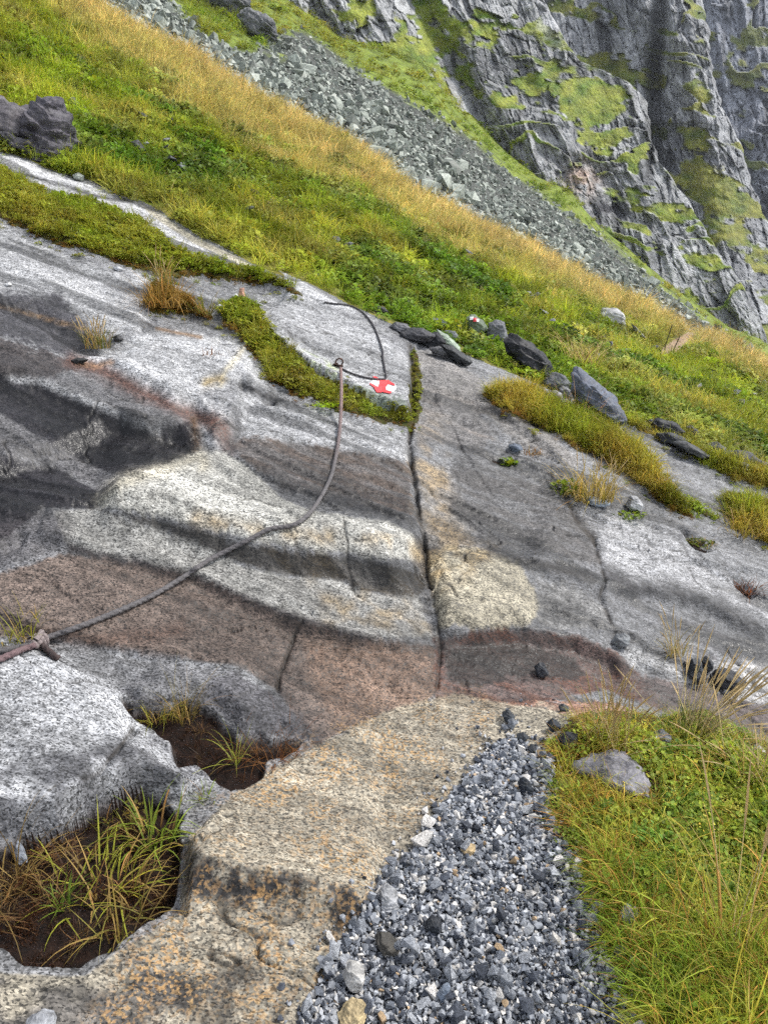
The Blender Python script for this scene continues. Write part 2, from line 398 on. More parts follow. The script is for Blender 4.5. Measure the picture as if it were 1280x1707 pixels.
# left upper slabs
paint([(-200, 370), (0, 372), (120, 425), (240, 462), (255, 520), (230, 560), (150, 540), (100, 495), (0, 480), (-200, 450)], LIGHT, 0.75, 18)
paint([(-200, 300), (0, 372), (110, 420), (200, 445), (240, 480), (250, 520), (180, 480), (60, 440), (-200, 400)], GREY, 0.6, 16, tex=streaks)
paint([(-200, 470), (0, 488), (100, 490), (135, 528), (165, 560), (120, 590), (60, 575), (0, 560), (-200, 540)], (0.085, 0.082, 0.09), 0.9, 9, w=0.5)
paint([(-200, 540), (0, 562), (70, 592), (130, 612), (60, 640), (0, 635), (-200, 620)], (0.06, 0.048, 0.044), 0.9, 10, w=0.6)
paint([(-200, 560), (0, 575), (100, 612), (200, 640), (300, 690), (340, 745), (230, 800), (160, 845), (60, 850), (0, 905), (-200, 960)], (0.085, 0.08, 0.082), 0.75, 30, w=0.6, tex=0.55 + 0.45 * streaks)
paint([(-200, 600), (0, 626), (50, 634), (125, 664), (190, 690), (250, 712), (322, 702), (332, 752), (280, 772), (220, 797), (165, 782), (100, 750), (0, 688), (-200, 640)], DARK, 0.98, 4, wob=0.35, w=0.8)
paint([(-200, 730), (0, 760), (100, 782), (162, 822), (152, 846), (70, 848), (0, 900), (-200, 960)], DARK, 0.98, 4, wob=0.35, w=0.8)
paint([(-200, 680), (0, 690), (100, 752), (170, 786), (222, 800), (170, 812), (110, 785), (0, 752), (-200, 730)], (0.13, 0.127, 0.13), 0.8, 6, wob=0.7, w=0.5)
stroke([(20, 634), (70, 637), (125, 662), (190, 687), (262, 722)], LIGHT, 6, 0.8)
paint(BLOCK_LB, LIGHT, 0.75, 7, wob=0.5)
stroke([(120, 600), (165, 615), (210, 640), (262, 666), (320, 690), (358, 700), (376, 715)], (0.13, 0.075, 0.06), 13, 0.95, w=0.4)
stroke([(352, 700), (368, 720), (384, 742)], (0.12, 0.07, 0.055), 13, 0.9, w=0.6)
stroke([(130, 602), (160, 610), (185, 603)], (0.30, 0.19, 0.12), 5, 0.8)
stroke([(395, 690), (400, 720), (390, 745)], BLACK, 14, 0.7, w=0.5)
stroke([(325, 700), (330, 745)], (0.10, 0.06, 0.03), 8, 0.8, w=0.7)
stroke([(410, 575), (398, 592), (382, 610), (366, 640)], CREAM, 5, 0.9)
stroke([(345, 638), (368, 632)], (0.36, 0.28, 0.14), 9, 0.8)
stroke([(405, 642), (430, 652), (457, 672)], BLACK, 9, 0.9)
stroke([(0, 510), (65, 528), (140, 548)], (0.32, 0.22, 0.13), 3, 0.8, wob=0.1)
stroke([(50, 465), (150, 470), (250, 472)], LIGHT, 3, 0.7, wob=0.1)
stroke([(262, 548), (300, 556), (335, 562)], (0.28, 0.18, 0.10), 3, 0.8, wob=0.1)
paint([(330, 660), (400, 690), (395, 640), (340, 650)], GREY, 0.5, 10)
# middle
paint([(408, 682), (470, 664), (560, 690), (650, 712), (682, 722), (688, 772), (560, 748), (420, 732)], LIGHT, 0.6, 12)
paint([(388, 742), (420, 730), (500, 737), (560, 747), (684, 772), (690, 832), (690, 862), (600, 850), (540, 830), (470, 812), (430, 782)], (0.11, 0.085, 0.07), 0.92, 7, wob=0.6, tex=0.55 + 0.45 * streaks2)
stroke([(470, 815), (540, 832), (600, 850), (690, 868)], DARK, 9, 0.65)
paint(BLOCK_L, (0.42, 0.415, 0.385), 0.95, 3, wob=0.2)
stroke([(165, 835), (200, 802), (262, 783), (335, 760), (340, 775)], CREAM, 12, 0.8)
stroke([(330, 862), (420, 885), (540, 895), (640, 900), (700, 925)], OCHRE, 14, 0.55, tex=sstep(-0.4, 0.5, n_c))
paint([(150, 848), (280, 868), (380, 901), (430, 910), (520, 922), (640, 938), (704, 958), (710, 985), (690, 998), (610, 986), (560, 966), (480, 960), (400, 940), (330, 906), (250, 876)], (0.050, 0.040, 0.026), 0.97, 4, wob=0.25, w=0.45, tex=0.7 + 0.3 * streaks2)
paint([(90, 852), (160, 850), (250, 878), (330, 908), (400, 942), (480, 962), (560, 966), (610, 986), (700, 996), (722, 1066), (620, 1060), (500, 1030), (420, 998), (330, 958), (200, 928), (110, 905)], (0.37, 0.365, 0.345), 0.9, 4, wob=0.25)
paint([(-100, 900), (70, 850), (105, 852), (120, 905), (60, 930), (-100, 990)], (0.07, 0.062, 0.065), 0.6, 36, w=0.3)
paint([(520, 975), (620, 990), (720, 985), (730, 1068), (640, 1062), (540, 1040)], OCHRE, 0.5, 50, tex=sstep(-0.5, 0.5, n_c + 0.4 * n_a))
paint([(-260, 960), (0, 955), (110, 925), (230, 940), (330, 962), (420, 1002), (500, 1034), (610, 1064), (726, 1074), (732, 1150), (700, 1172), (640, 1190), (530, 1240), (460, 1150), (400, 1112), (250, 1092), (100, 1067), (0, 1062), (-260, 1050)], BROWN, 0.92, 6, wob=0.4, w=0.3)
paint([(500, 1060), (620, 1075), (728, 1080), (730, 1150), (640, 1185), (560, 1200), (510, 1130)], (0.24, 0.165, 0.12), 0.6, 30)
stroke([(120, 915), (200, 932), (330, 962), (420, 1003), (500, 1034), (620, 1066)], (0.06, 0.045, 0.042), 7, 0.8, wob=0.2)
stroke([(40, 1060), (150, 1070), (250, 1060), (300, 1050)], (0.12, 0.07, 0.05), 14, 0.5)
# right slab
paint([(696, 690), (730, 690), (745, 760), (755, 850), (790, 905), (745, 930), (715, 940), (700, 860), (690, 790)], OCHRE, 0.55, 50, tex=sstep(-0.6, 0.4, n_b + 0.5 * n_c))
paint([(700, 640), (780, 660), (830, 720), (800, 750), (700, 740)], (0.22, 0.175, 0.135), 0.6, 12, tex=0.4 + 0.6 * streaks)
paint([(760, 745), (850, 770), (930, 810), (985, 880), (1000, 940), (900, 920), (800, 900), (750, 850)], (0.105, 0.10, 0.097), 0.9, 14, tex=0.45 + 0.55 * streaks2)
paint([(700, 590), (760, 610), (900, 690), (960, 780), (880, 750), (800, 690), (700, 650)], (0.27, 0.25, 0.23), 0.6, 12)
paint(HUMP, (0.42, 0.385, 0.30), 0.88, 7, wob=0.6)
paint([(700, 905), (760, 912), (820, 918), (800, 945), (735, 985), (712, 980)], OCHRE, 0.55, 46, tex=sstep(-0.6, 0.4, n_c))
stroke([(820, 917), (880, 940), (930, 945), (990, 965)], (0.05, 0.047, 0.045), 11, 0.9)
paint([(890, 960), (960, 975), (1010, 1010), (1022, 1050), (960, 1050), (900, 1045)], (0.34, 0.335, 0.325), 0.75, 9)
paint([(1000, 858), (1050, 858), (1110, 888), (1150, 918), (1195, 952), (1300, 1040), (1180, 990), (1090, 974), (1040, 974), (1010, 932)], (0.37, 0.37, 0.375), 0.85, 8)
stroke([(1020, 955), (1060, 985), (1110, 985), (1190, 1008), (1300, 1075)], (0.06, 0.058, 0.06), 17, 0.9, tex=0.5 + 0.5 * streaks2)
paint([(1060, 820), (1130, 830), (1200, 870), (1220, 960), (1180, 940), (1110, 880)], (0.18, 0.175, 0.175), 0.7, 10, tex=streaks)
paint([(1090, 1030), (1200, 1040), (1300, 1080), (1300, 1110), (1190, 1100), (1100, 1070)], (0.13, 0.125, 0.128), 0.7, 10, tex=streaks2)
paint([(718, 1062), (830, 1048), (905, 1050), (960, 1060), (1030, 1090), (1075, 1130), (1100, 1180), (1000, 1150), (840, 1190), (730, 1170)], (0.15, 0.068, 0.042), 0.9, 6, wob=0.6, w=0.35, tex=0.65 + 0.35 * streaks2)
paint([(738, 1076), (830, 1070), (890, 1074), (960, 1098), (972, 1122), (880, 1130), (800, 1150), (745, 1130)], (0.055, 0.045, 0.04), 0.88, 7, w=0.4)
paint([(830, 1172), (950, 1165), (1090, 1188), (1040, 1200), (930, 1196), (850, 1190)], (0.40, 0.225, 0.155), 0.8, 7)
paint([(1060, 1120), (1150, 1130), (1300, 1180), (1300, 1250), (1200, 1215), (1100, 1190)], (0.16, 0.125, 0.115), 0.8, 9)
paint([(1036, 1078), (1080, 1086), (1150, 1125), (1170, 1142), (1140, 1148), (1080, 1125), (1050, 1115)], (0.46, 0.46, 0.46), 0.85, 8)
paint([(1180, 1105), (1300, 1100), (1300, 1180), (1220, 1170), (1180, 1140)], (0.46, 0.45, 0.44), 0.85, 8)
paint(BLOCK_M, LIGHT, 0.65, 8, wob=0.3)
stroke([(540, 520), (600, 530), (650, 555), (675, 580)], GREY, 14, 0.7, tex=streaks2)
stroke([(470, 585), (520, 600), (570, 630), (620, 655)], (0.44, 0.52, 0.22), 9, 0.75, tex=sstep(-0.1, 0.5, n_c))
paint([(560, 642), (600, 650), (675, 668), (676, 690), (640, 684)], (0.16, 0.19, 0.15), 0.75, 8)
# near rock
paint(NEAR_SLAB, (0.33, 0.298, 0.235), 0.85, 6, wob=0.4)
orange += pmask(PX, PY, [(310, 1380), (450, 1270), (620, 1195), (800, 1165), (840, 1200), (760, 1320), (620, 1470), (560, 1640), (420, 1720), (150, 1720), (180, 1620), (310, 1500)], 40, W12) * 0.9
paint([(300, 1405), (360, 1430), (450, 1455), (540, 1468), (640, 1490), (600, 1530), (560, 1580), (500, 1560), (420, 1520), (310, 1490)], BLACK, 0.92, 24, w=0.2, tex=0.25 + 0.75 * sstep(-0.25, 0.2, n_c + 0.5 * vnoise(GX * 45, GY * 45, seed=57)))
paint([(-300, 1625), (140, 1628), (260, 1580), (330, 1660), (300, 1760), (-300, 1800)], (0.08, 0.077, 0.08), 0.75, 22, tex=sstep(-0.4, 0.3, n_c))
paint([(300, 1640), (420, 1600), (500, 1640), (450, 1720), (280, 1740)], (0.06, 0.055, 0.05), 0.7, 22, tex=sstep(-0.2, 0.4, n_c))
paint(BLOCK_A, (0.40, 0.405, 0.415), 0.85, 8, wob=0.5)
paint([(-260, 1255), (0, 1240), (120, 1250), (250, 1230), (340, 1300), (240, 1322), (100, 1388), (-260, 1440)], (0.10, 0.10, 0.108), 0.8, 24, tex=sstep(-0.5, 0.3, n_c))  # lower face of the block: its shading painted darker into the colour
paint(LUMP, (0.12, 0.117, 0.125), 0.85, 9)
paint([(90, 1070), (250, 1094), (400, 1114), (300, 1165), (215, 1150), (140, 1105)], (0.21, 0.21, 0.215), 0.75, 9)
stroke([(440, 1140), (500, 1190), (540, 1235)], BLACK, 22, 0.6, tex=sstep(-0.2, 0.3, n_c))
col = mix(col, (0.04, 0.036, 0.032), np.clip(JOINT * 0.8, 0, 1))
# joints hold dirt and water
for ln, wd, am in ((MAIN_CRACK, 4, 0.8), (CRACK_1B, 3.5, 0.7), (CRACK_2, 3.5, 0.75), (CRACK_3, 3.5, 0.8), (CRACK_4, 3.5, 0.8)):
    stroke(ln, (0.045, 0.036, 0.027), wd, am, wob=0.10, tex=sstep(-0.9, 0.1, n_c + 0.6 * vnoise(GX * 30, GY * 30, seed=58)))
paint(STRIP_W, (0.52, 0.52, 0.525), 0.9, 4, wob=0.2); paint(STRIP_W2, CREAM, 0.9, 3, wob=0.1); paint(STRIP_W3, LIGHT, 0.9, 3, wob=0.1)
stroke([(25, 288), (90, 303), (150, 325), (220, 337)], BLACK, 3, 0.8, wob=0.1)
paint([(830, 1180), (900, 1172), (955, 1195), (905, 1258), (850, 1240), (815, 1250)], (0.36, 0.33, 0.27), 0.85, 14)
col = col * np.clip(1.04 + 0.50 * n_b + 0.26 * n_a + 0.25 * n_d, 0.4, 1.7)[..., None]
wstreak = sstep(0.12, 0.32, fbm(fu * 0.55 + 4, fv * 4.5, oct=4, seed=56)) * sstep(2.8, 3.4, GY)
keep = np.maximum.reduce([pmask(PX, PY, p, 10) for p in (BLOCK_L, HUMP, BLOCK_M, BLOCK_LB, [(90, 852), (160, 850), (330, 908), (480, 962), (610, 986), (700, 996), (722, 1066), (620, 1060), (500, 1030), (330, 958), (200, 928), (110, 905)])])
wstreak = wstreak * (1 - 0.85 * keep)
col = col * (1 - 0.55 * wstreak)[..., None]; wet = np.maximum(wet, 0.6 * wstreak)      # seeping water
col = (0.375 * (np.clip(col, 0.001, 1) / 0.46) ** 1.22).astype(np.float32)      # damp stone: deeper tones
# soil, peat, turf
PEAT = (0.020, 0.0085, 0.0045); SOIL = (0.055, 0.042, 0.014)
sd_h = np.maximum(poly_sd(CX, CY, HOLLOW1, 60), poly_sd(CX, CY, HOLLOW2, 60)) + WOB * 1.6
m_peat = (sd_h > 7).astype(np.float32)
k = sstep(-2, 5, sd_h + 3 * n_c); col = mix(col, (0.022, 0.012, 0.008), k)
m_peat2 = np.maximum.reduce([pmask(CX, CY, p, 3, WOB * 0.5 - 6) for p in (HOLE_R, HOLE_R2, HOLE_M)])
m_turf = np.maximum.reduce([pmask(CX, CY, p, 3, WOB * 1.1) for p in (MOSS_S, MOSS_T, GRASS_1, GRASS_2, GRASS_3, GRASS_4, GRASS_5, CRACK_G)])
m_strip = np.maximum.reduce([pmask(CX, CY, p, 2) for p in (STRIP_W, STRIP_W2, STRIP_W3)])
edge_w = 0.25 * fbm(GX * 1.5, GY * 1.5, oct=3, seed=61)
m_hill = sstep(-0.05, 0.05, GY - ye_g + edge_w - 0.15) * (1 - m_strip)
m_hill = np.where(pmask(PX, PY, BLOCK_M, 2) > 0.5, 0, m_hill)
m_grav = pmask(CX, CY, GRAVEL, 6, W12 * 0.6); m_bank = pmask(CX, CY, BANK, 6, W12 * 0.8)
# ------------------------------------------------------------------ materials
def new_mat(name):
    m = bpy.data.materials.new(name); m.use_nodes = True
    nt = m.node_tree; nt.nodes.clear()
    out = nt.nodes.new('ShaderNodeOutputMaterial'); bs = nt.nodes.new('ShaderNodeBsdfPrincipled')
    nt.links.new(bs.outputs[0], out.inputs[0])
    return m, nt, bs

class G:
    """small wrapper to chain shader nodes"""
    def __init__(s, nt): s.nt = nt
    def n(s, t, **kw):
        nd = s.nt.nodes.new(t)
        for k, v in kw.items(): setattr(nd, k, v)
        return nd
    def put(s, sock, v):
        if hasattr(v, 'is_output') or isinstance(v, bpy.types.NodeSocket): s.nt.links.new(v, sock)
        else: sock.default_value = v
    def attr(s, name, typ='GEOMETRY'):
        a = s.n('ShaderNodeAttribute', attribute_name=name, attribute_type=typ); return a
    def math(s, op, a, b=0.0, c=0.0, clamp=False):
        nd = s.n('ShaderNodeMath', operation=op, use_clamp=clamp)
        for i, v in enumerate((a, b, c)): s.put(nd.inputs[i], v)
        return nd.outputs[0]
    def noise(s, vec, scale, detail=3, rough=0.55, dist=0.0):
        nd = s.n('ShaderNodeTexNoise'); s.put(nd.inputs['Vector'], vec)
        nd.inputs['Scale'].default_value = scale; nd.inputs['Detail'].default_value = detail
        nd.inputs['Roughness'].default_value = rough; nd.inputs['Distortion'].default_value = dist
        return nd.outputs['Fac']
    def vor(s, vec, scale, feature='F1', rnd=1.0):
        nd = s.n('ShaderNodeTexVoronoi', feature=feature); s.put(nd.inputs['Vector'], vec)
        nd.inputs['Scale'].default_value = scale; nd.inputs['Randomness'].default_value = rnd
        return nd
    def ramp(s, fac, stops, interp='LINEAR'):
        nd = s.n('ShaderNodeValToRGB'); nd.color_ramp.interpolation = interp
        el = nd.color_ramp.elements
        while len(el) < len(stops): el.new(0.5)
        for e, (p, c) in zip(el, stops):
            e.position = p; e.color = (c, c, c, 1) if not isinstance(c, tuple) else (*c, 1)
        s.put(nd.inputs[0], fac); return nd.outputs[0]
    def mapr(s, v, a, b, c, d):
        nd = s.n('ShaderNodeMapRange'); s.put(nd.inputs[0], v)
        for i, q in enumerate((a, b, c, d)): nd.inputs[i + 1].default_value = q
        return nd.outputs[0]
    def mixc(s, f, a, b, blend='MIX'):
        nd = s.n('ShaderNodeMix', data_type='RGBA', blend_type=blend)
        s.put(nd.inputs[0], f)
        for sock, v in ((nd.inputs[6], a), (nd.inputs[7], b)):
            if isinstance(v, tuple): sock.default_value = (*v, 1)
            else: s.put(sock, v)
        return nd.outputs[2]
    def mapping(s, vec, scale=(1, 1, 1), rot=(0, 0, 0)):
        nd = s.n('ShaderNodeMapping'); s.put(nd.inputs[0], vec)
        nd.inputs['Scale'].default_value = scale; nd.inputs['Rotation'].default_value = rot
        return nd.outputs[0]
    def scale_c(s, c, f):
        nd = s.n('ShaderNodeVectorMath', operation='SCALE'); s.put(nd.inputs[0], c); s.put(nd.inputs['Scale'], f)
        return nd.outputs[0]
    def bump(s, h, strength, dist, nrm=None):
        nd = s.n('ShaderNodeBump'); s.put(nd.inputs['Height'], h)
        nd.inputs['Strength'].default_value = strength; nd.inputs['Distance'].default_value = dist
        if nrm is not None: s.put(nd.inputs['Normal'], nrm)
        return nd.outputs[0]

def rock_slab_mat():
    m, nt, bs = new_mat('gneiss'); g = G(nt)
    P = g.n('ShaderNodeTexCoord').outputs['Object']
    warp = g.n('ShaderNodeTexNoise'); warp.inputs['Scale'].default_value = 150; warp.inputs['Detail'].default_value = 2
    nt.links.new(P, warp.inputs['Vector'])
    wv = g.n('ShaderNodeVectorMath', operation='MULTIPLY_ADD'); nt.links.new(warp.outputs['Color'], wv.inputs[0])
    wv.inputs[1].default_value = (0.007, 0.007, 0.007); nt.links.new(P, wv.inputs[2])
    fol = g.mapping(wv.outputs[0], (0.85, 1.15, 1.15), (0, 0, 0.25))
    v = g.vor(fol, 190); cell = g.n('ShaderNodeSeparateColor'); nt.links.new(v.outputs['Color'], cell.inputs[0])
    grain = cell.outputs[0]
    g1 = g.ramp(grain, [(0.0, 0.22), (0.24, 0.40), (0.30, 0.88), (0.66, 1.06), (0.74, 1.42), (1.0, 1.55)])      # mica, grey quartz, white feldspar
    v2 = g.vor(fol, 110); cell2 = g.n('ShaderNodeSeparateColor'); nt.links.new(v2.outputs['Color'], cell2.inputs[0])
    g2 = g.ramp(cell2.outputs[0], [(0.0, 0.62), (0.3, 0.92), (0.7, 1.05), (1.0, 1.25)])
    midn = g.noise(P, 20, 4, 0.65)
    mid = g.mapr(midn, 0.3, 0.7, 0.62, 1.36)
    lines = g.noise(g.mapping(P, (1.3, 26, 26), (0, 0, 0.25)), 2.2, 4, 0.65)
    strk = g.ramp(lines, [(0.34, 0.40), (0.42, 0.95), (0.60, 1.05), (0.70, 1.2)])
    f = g.math('MULTIPLY', g.math('MULTIPLY', g1, g2), g.math('MULTIPLY', mid, strk))
    c = g.scale_c(g.attr('Col').outputs['Color'], f)
    wetv = g.attr('wet').outputs['Fac']; orv = g.attr('orange').outputs['Fac']
    on = g.math('MULTIPLY', g.mapr(g.noise(P, 80, 3, 0.6), 0.49, 0.57, 0, 1), g.mapr(g.noise(P, 7, 2), 0.42, 0.6, 0.15, 1))
    on = g.math('MULTIPLY', on, orv, clamp=True)
    c = g.mixc(g.math('MULTIPLY', on, 0.8), c, g.scale_c(g.mixc(g.noise(P, 60, 2), (0.50, 0.35, 0.15), (0.38, 0.175, 0.055)), g.math('ADD', g.math('MULTIPLY', g1, 0.55), 0.35)))
    # black lichen specks
    lk = g.mapr(g.noise(P, 40, 5, 0.75), 0.62, 0.68, 0, 0.5)
    c = g.mixc(lk, c, (0.012, 0.012, 0.014))
    nt.links.new(c, bs.inputs['Base Color'])
    nt.links.new(g.math('ADD', g.mapr(wetv, 0, 1, 0.75, 0.40), g.math('MULTIPLY', g.math('SUBTRACT', grain, 0.5), 0.5)), bs.inputs['Roughness'])
    bs.inputs['Specular IOR Level'].default_value = 0.35
    b1 = g.bump(v.outputs['Distance'], 0.25, 0.003)
    b2 = g.bump(midn, 0.5, 0.014, b1)
    nt.links.new(b2, bs.inputs['Normal'])
    return m

def soil_mat(name, c1, c2, rough=0.9, scale=18.0):
    m, nt, bs = new_mat(name); g = G(nt)
    P = g.n('ShaderNodeTexCoord').outputs['Object']
    n = g.noise(P, scale, 6, 0.65); n2 = g.noise(P, scale * 6, 3, 0.6)
    c = g.mixc(g.mapr(n, 0.35, 0.65, 0, 1), c1, c2)
    c = g.scale_c(c, g.mapr(n2, 0.3, 0.7, 0.55, 1.5))
    nt.links.new(c, bs.inputs['Base Color']); bs.inputs['Roughness'].default_value = rough
    bs.inputs['Specular IOR Level'].default_value = 0.25
    nt.links.new(g.bump(n2, 0.8, 0.012, g.bump(n, 0.7, 0.05)), bs.inputs['Normal'])
    return m

M_GNEISS = rock_slab_mat()
M_TURF = soil_mat('turf', (0.050, 0.060, 0.010), (0.075, 0.050, 0.018))
M_HILL = soil_mat('hill_turf', (0.10, 0.12, 0.014), (0.19, 0.16, 0.04), scale=3.0)
M_PEAT = soil_mat('peat', (0.006, 0.003, 0.002), (0.026, 0.010, 0.0045), 0.75, 30)
M_GRAVELBED = soil_mat('gravel_bed', (0.07, 0.075, 0.085), (0.16, 0.165, 0.18), 0.8, 60)
M_BANK = soil_mat('bank_soil', (0.040, 0.038, 0.010), (0.085, 0.045, 0.018), 0.9, 25)

# ------------------------------------------------------------------ cut the ground into its pieces
# region of each grid corner
reg = np.zeros(GX.shape, np.int32)                                    # 0 slab, sorted out below
left_of_crack = PX < np.interp(PY, [500, 575, 640, 700, 735, 790, 850, 900, 960, 1000, 1050, 1150, 1900], [640, 684, 688, 688, 681, 688, 697, 706, 712, 725, 730, 728, 728])
lip1_y = np.interp(PX, *np.array(LIP1).T); lip6_y = np.interp(PX, *np.array(LIP6).T)
reg[:] = np.where(left_of_crack, 0, 1)
reg[left_of_crack & (PY > lip1_y)] = 2
reg[(~left_of_crack) & (PY > lip6_y + 4) & (PX < 1080)] = 2
reg[poly_sd(PX, PY, BLOCK_M) > 0] = 3
reg[poly_sd(PX, PY, BLOCK_A) > 0] = 4
reg[poly_sd(PX, PY, NEAR_SLAB) > 0] = 5
reg[(GY < 2.2) & (PX < 700) & (PY > 1330)] = 5
reg[poly_sd(PX, PY, BLOCK_A) > 0] = 4
reg[m_strip > 0.5] = 6
reg[m_turf > 0.5] = 7
reg[m_hill > 0.5] = 8
reg[(m_peat > 0.5) | (m_peat2 > 0.5)] = 9
reg[m_bank > 0.5] = 11
reg[m_grav > 0.5] = 10
REGS = {0: ('rock_slab', M_GNEISS, 'wet dark-streaked grey rock slab left of the long joint'),
        1: ('rock_slab', M_GNEISS, 'broad grey rock slab on the far side of the long joint'),
        2: ('rock_slab', M_GNEISS, 'brown and rust stained rock slab under the taut rope'),
        3: ('rock_slab', M_GNEISS, 'pale raised rock block carrying the red and white trail mark'),
        4: ('rock_slab', M_GNEISS, 'white and black speckled rock block under the rope knot'),
        5: ('rock_slab', M_GNEISS, 'orange speckled near rock beside the grey gravel'),
        6: ('rock_slab', M_GNEISS, 'long white rock strip between two belts of turf'),
        7: ('turf', M_TURF, 'mossy turf lying in belts on the rock slabs'),
        8: ('hillside', M_HILL, 'steep grassy hillside above the rock slabs'),
        9: ('peat', M_PEAT, 'dark brown peat in the rock hollows'),
        10: ('gravel_path', M_GRAVELBED, 'bed of the grey gravel path'),
        11: ('ground', M_BANK, 'soil of the grassy bank beside the gravel')}

def struct(o, label):
    o['kind'] = 'structure'; o['label'] = label
    return o

def build_ground():
    ni, nj = GX.shape
    V = np.stack([GX, GY, GZ], -1).reshape(-1, 3).astype(np.float32)
    # corner normals of the whole sheet, so that the cuts do not show
    du = np.gradient(np.stack([GX, GY, GZ], -1), axis=0); dv = np.gradient(np.stack([GX, GY, GZ], -1), axis=1)
    N = np.cross(du, dv); N /= np.linalg.norm(N, axis=-1, keepdims=True) + 1e-12
    N = N.reshape(-1, 3).astype(np.float32)
    ii, jj = np.meshgrid(np.arange(ni - 1), np.arange(nj - 1), indexing='ij')
    a = (ii * nj + jj).ravel(); quad = np.stack([a, a + nj, a + nj + 1, a + 1], -1)
    fr = reg[:-1, :-1].ravel()
    out = {}
    for r, (name, mat, label) in REGS.items():
        q = quad[fr == r]
        if len(q) == 0: continue
        used, inv = np.unique(q.ravel(), return_inverse=True)
        me = bpy.data.meshes.new(name)
        nv, nf = len(used), len(q)
        me.vertices.add(nv); me.vertices.foreach_set('co', V[used].ravel())
        me.loops.add(nf * 4); me.loops.foreach_set('vertex_index', inv.astype(np.int32))
        me.polygons.add(nf); me.polygons.foreach_set('loop_start', np.arange(0, nf * 4, 4, dtype=np.int32))
        me.update(calc_edges=True)
        me.polygons.foreach_set('use_smooth', np.ones(nf, bool))
        if r <= 6:
            ca = me.attributes.new('Col', 'FLOAT_COLOR', 'POINT')
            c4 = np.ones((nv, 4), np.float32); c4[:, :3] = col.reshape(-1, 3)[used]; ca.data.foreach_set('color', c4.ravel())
            for nm, arr in (('wet', wet), ('orange', orange)):
                at = me.attributes.new(nm, 'FLOAT', 'POINT'); at.data.foreach_set('value', arr.ravel()[used].astype(np.float32))
        me.normals_split_custom_set_from_vertices(N[used])
        me.materials.append(mat)
        o = bpy.data.objects.new(name, me); COL.objects.link(o)
        struct(o, label); out[r] = o
    return out
GROUND = build_ground()

# ------------------------------------------------------------------ mesh helpers
def mesh_np(name, V, Fc, mat=None, smooth=False, n=None):
    """mesh from arrays: Fc is (k, 3) or (k, 4)"""
    me = bpy.data.meshes.new(name)
    V = np.asarray(V, np.float32); Fc = np.asarray(Fc, np.int32)
    k = Fc.shape[1]
    me.vertices.add(len(V)); me.vertices.foreach_set('co', V.ravel())
    me.loops.add(Fc.size); me.loops.foreach_set('vertex_index', Fc.ravel())
    me.polygons.add(len(Fc)); me.polygons.foreach_set('loop_start', np.arange(0, Fc.size, k, dtype=np.int32))
    me.update(calc_edges=True)
    me.polygons.foreach_set('use_smooth', np.full(len(Fc), bool(smooth)))
    if mat: me.materials.append(mat)
    return me

def put_col(me, c, name='Col'):
    ca = me.attributes.new(name, 'FLOAT_COLOR', 'POINT')
    c4 = np.ones((len(me.vertices), 4), np.float32); c4[:, :3] = c; ca.data.foreach_set('color', c4.ravel())

def link(name, me, parent=None):
    o = bpy.data.objects.new(name, me); COL.objects.link(o)
    if parent is not None: o.parent = parent
    return o

def tag(o, label, cat, group=None):
    o['label'] = label; o['category'] = cat
    if group: o['group'] = group
    return o

def grid_quads(ni, nj):
    ii, jj = np.meshgrid(np.arange(ni - 1), np.arange(nj - 1), indexing='ij')
    a = (ii * nj + jj).ravel()
    return np.stack([a, a + nj, a + nj + 1, a + 1], -1)

# ------------------------------------------------------------------ far slope: scree apron and the green strip under the cliffs
FOOT_PX = [(-420, -500), (300, -80), (480, -10), (560, 50), (640, 75), (705, 105), (760, 180), (840, 258), (885, 290), (950, 322), (990, 370), (1035, 410), (1100, 463), (1160, 510), (1210, 547), (1262, 566), (1330, 625), (1750, 820)]
_f = np.array([ray(a, b) for a, b in FOOT_PX]); FOOT = (_f[:, 0], _f[:, 1])
Y_S0, Y_S1 = 33.0, 100.0
sm = np.linspace(-0.85, 0.85, 330); sy = np.geomspace(Y_S0, 108, 210)
SMM, SYY = np.meshgrid(sm, sy, indexing='ij'); SXX = SMM * SYY
def scree_height(m, y):
    z0 = CH + (interp(m, *SHOULDER) - 0.075) * Y_S0
    z1 = CH + interp(m, *FOOT) * Y_S1
    t = (y - Y_S0) / (Y_S1 - Y_S0)
    return z0 + (z1 - z0) * (0.88 * t + 0.12 * np.abs(t) ** 2)
SZZ = scree_height(SMM, SYY) + 0.5 * fbm(SXX * 0.09, SYY * 0.09, oct=3, seed=71) + 0.12 * fbm(SXX * 0.8, SYY * 0.8, oct=3, seed=72)
SPX, SPY = proj(SXX, SYY, SZZ)
SCREE_POLY = [(-300, -400), (200, -120), (300, 20), (335, 62), (420, 92), (465, 62), (505, 52), (560, 92), (640, 147), (740, 202), (805, 252), (860, 297), (940, 352), (1020, 411), (1090, 470), (1130, 500), (1180, 540), (1215, 566), (1262, 600), (1320, 660), (1320, 800), (-300, 800)]
sW = 10 * fbm(SXX * 0.35, SYY * 0.35, oct=3, seed=73)
s_scree = sstep(-8, 8, poly_sd(SPX, SPY, SCREE_POLY, 200) + sW)
gpatch = sstep(0.18, 0.4, fbm(SXX * 0.12 + 3, SYY * 0.2, oct=3, seed=74)) * (SPX < 480)
s_scree = s_scree * (1 - gpatch)
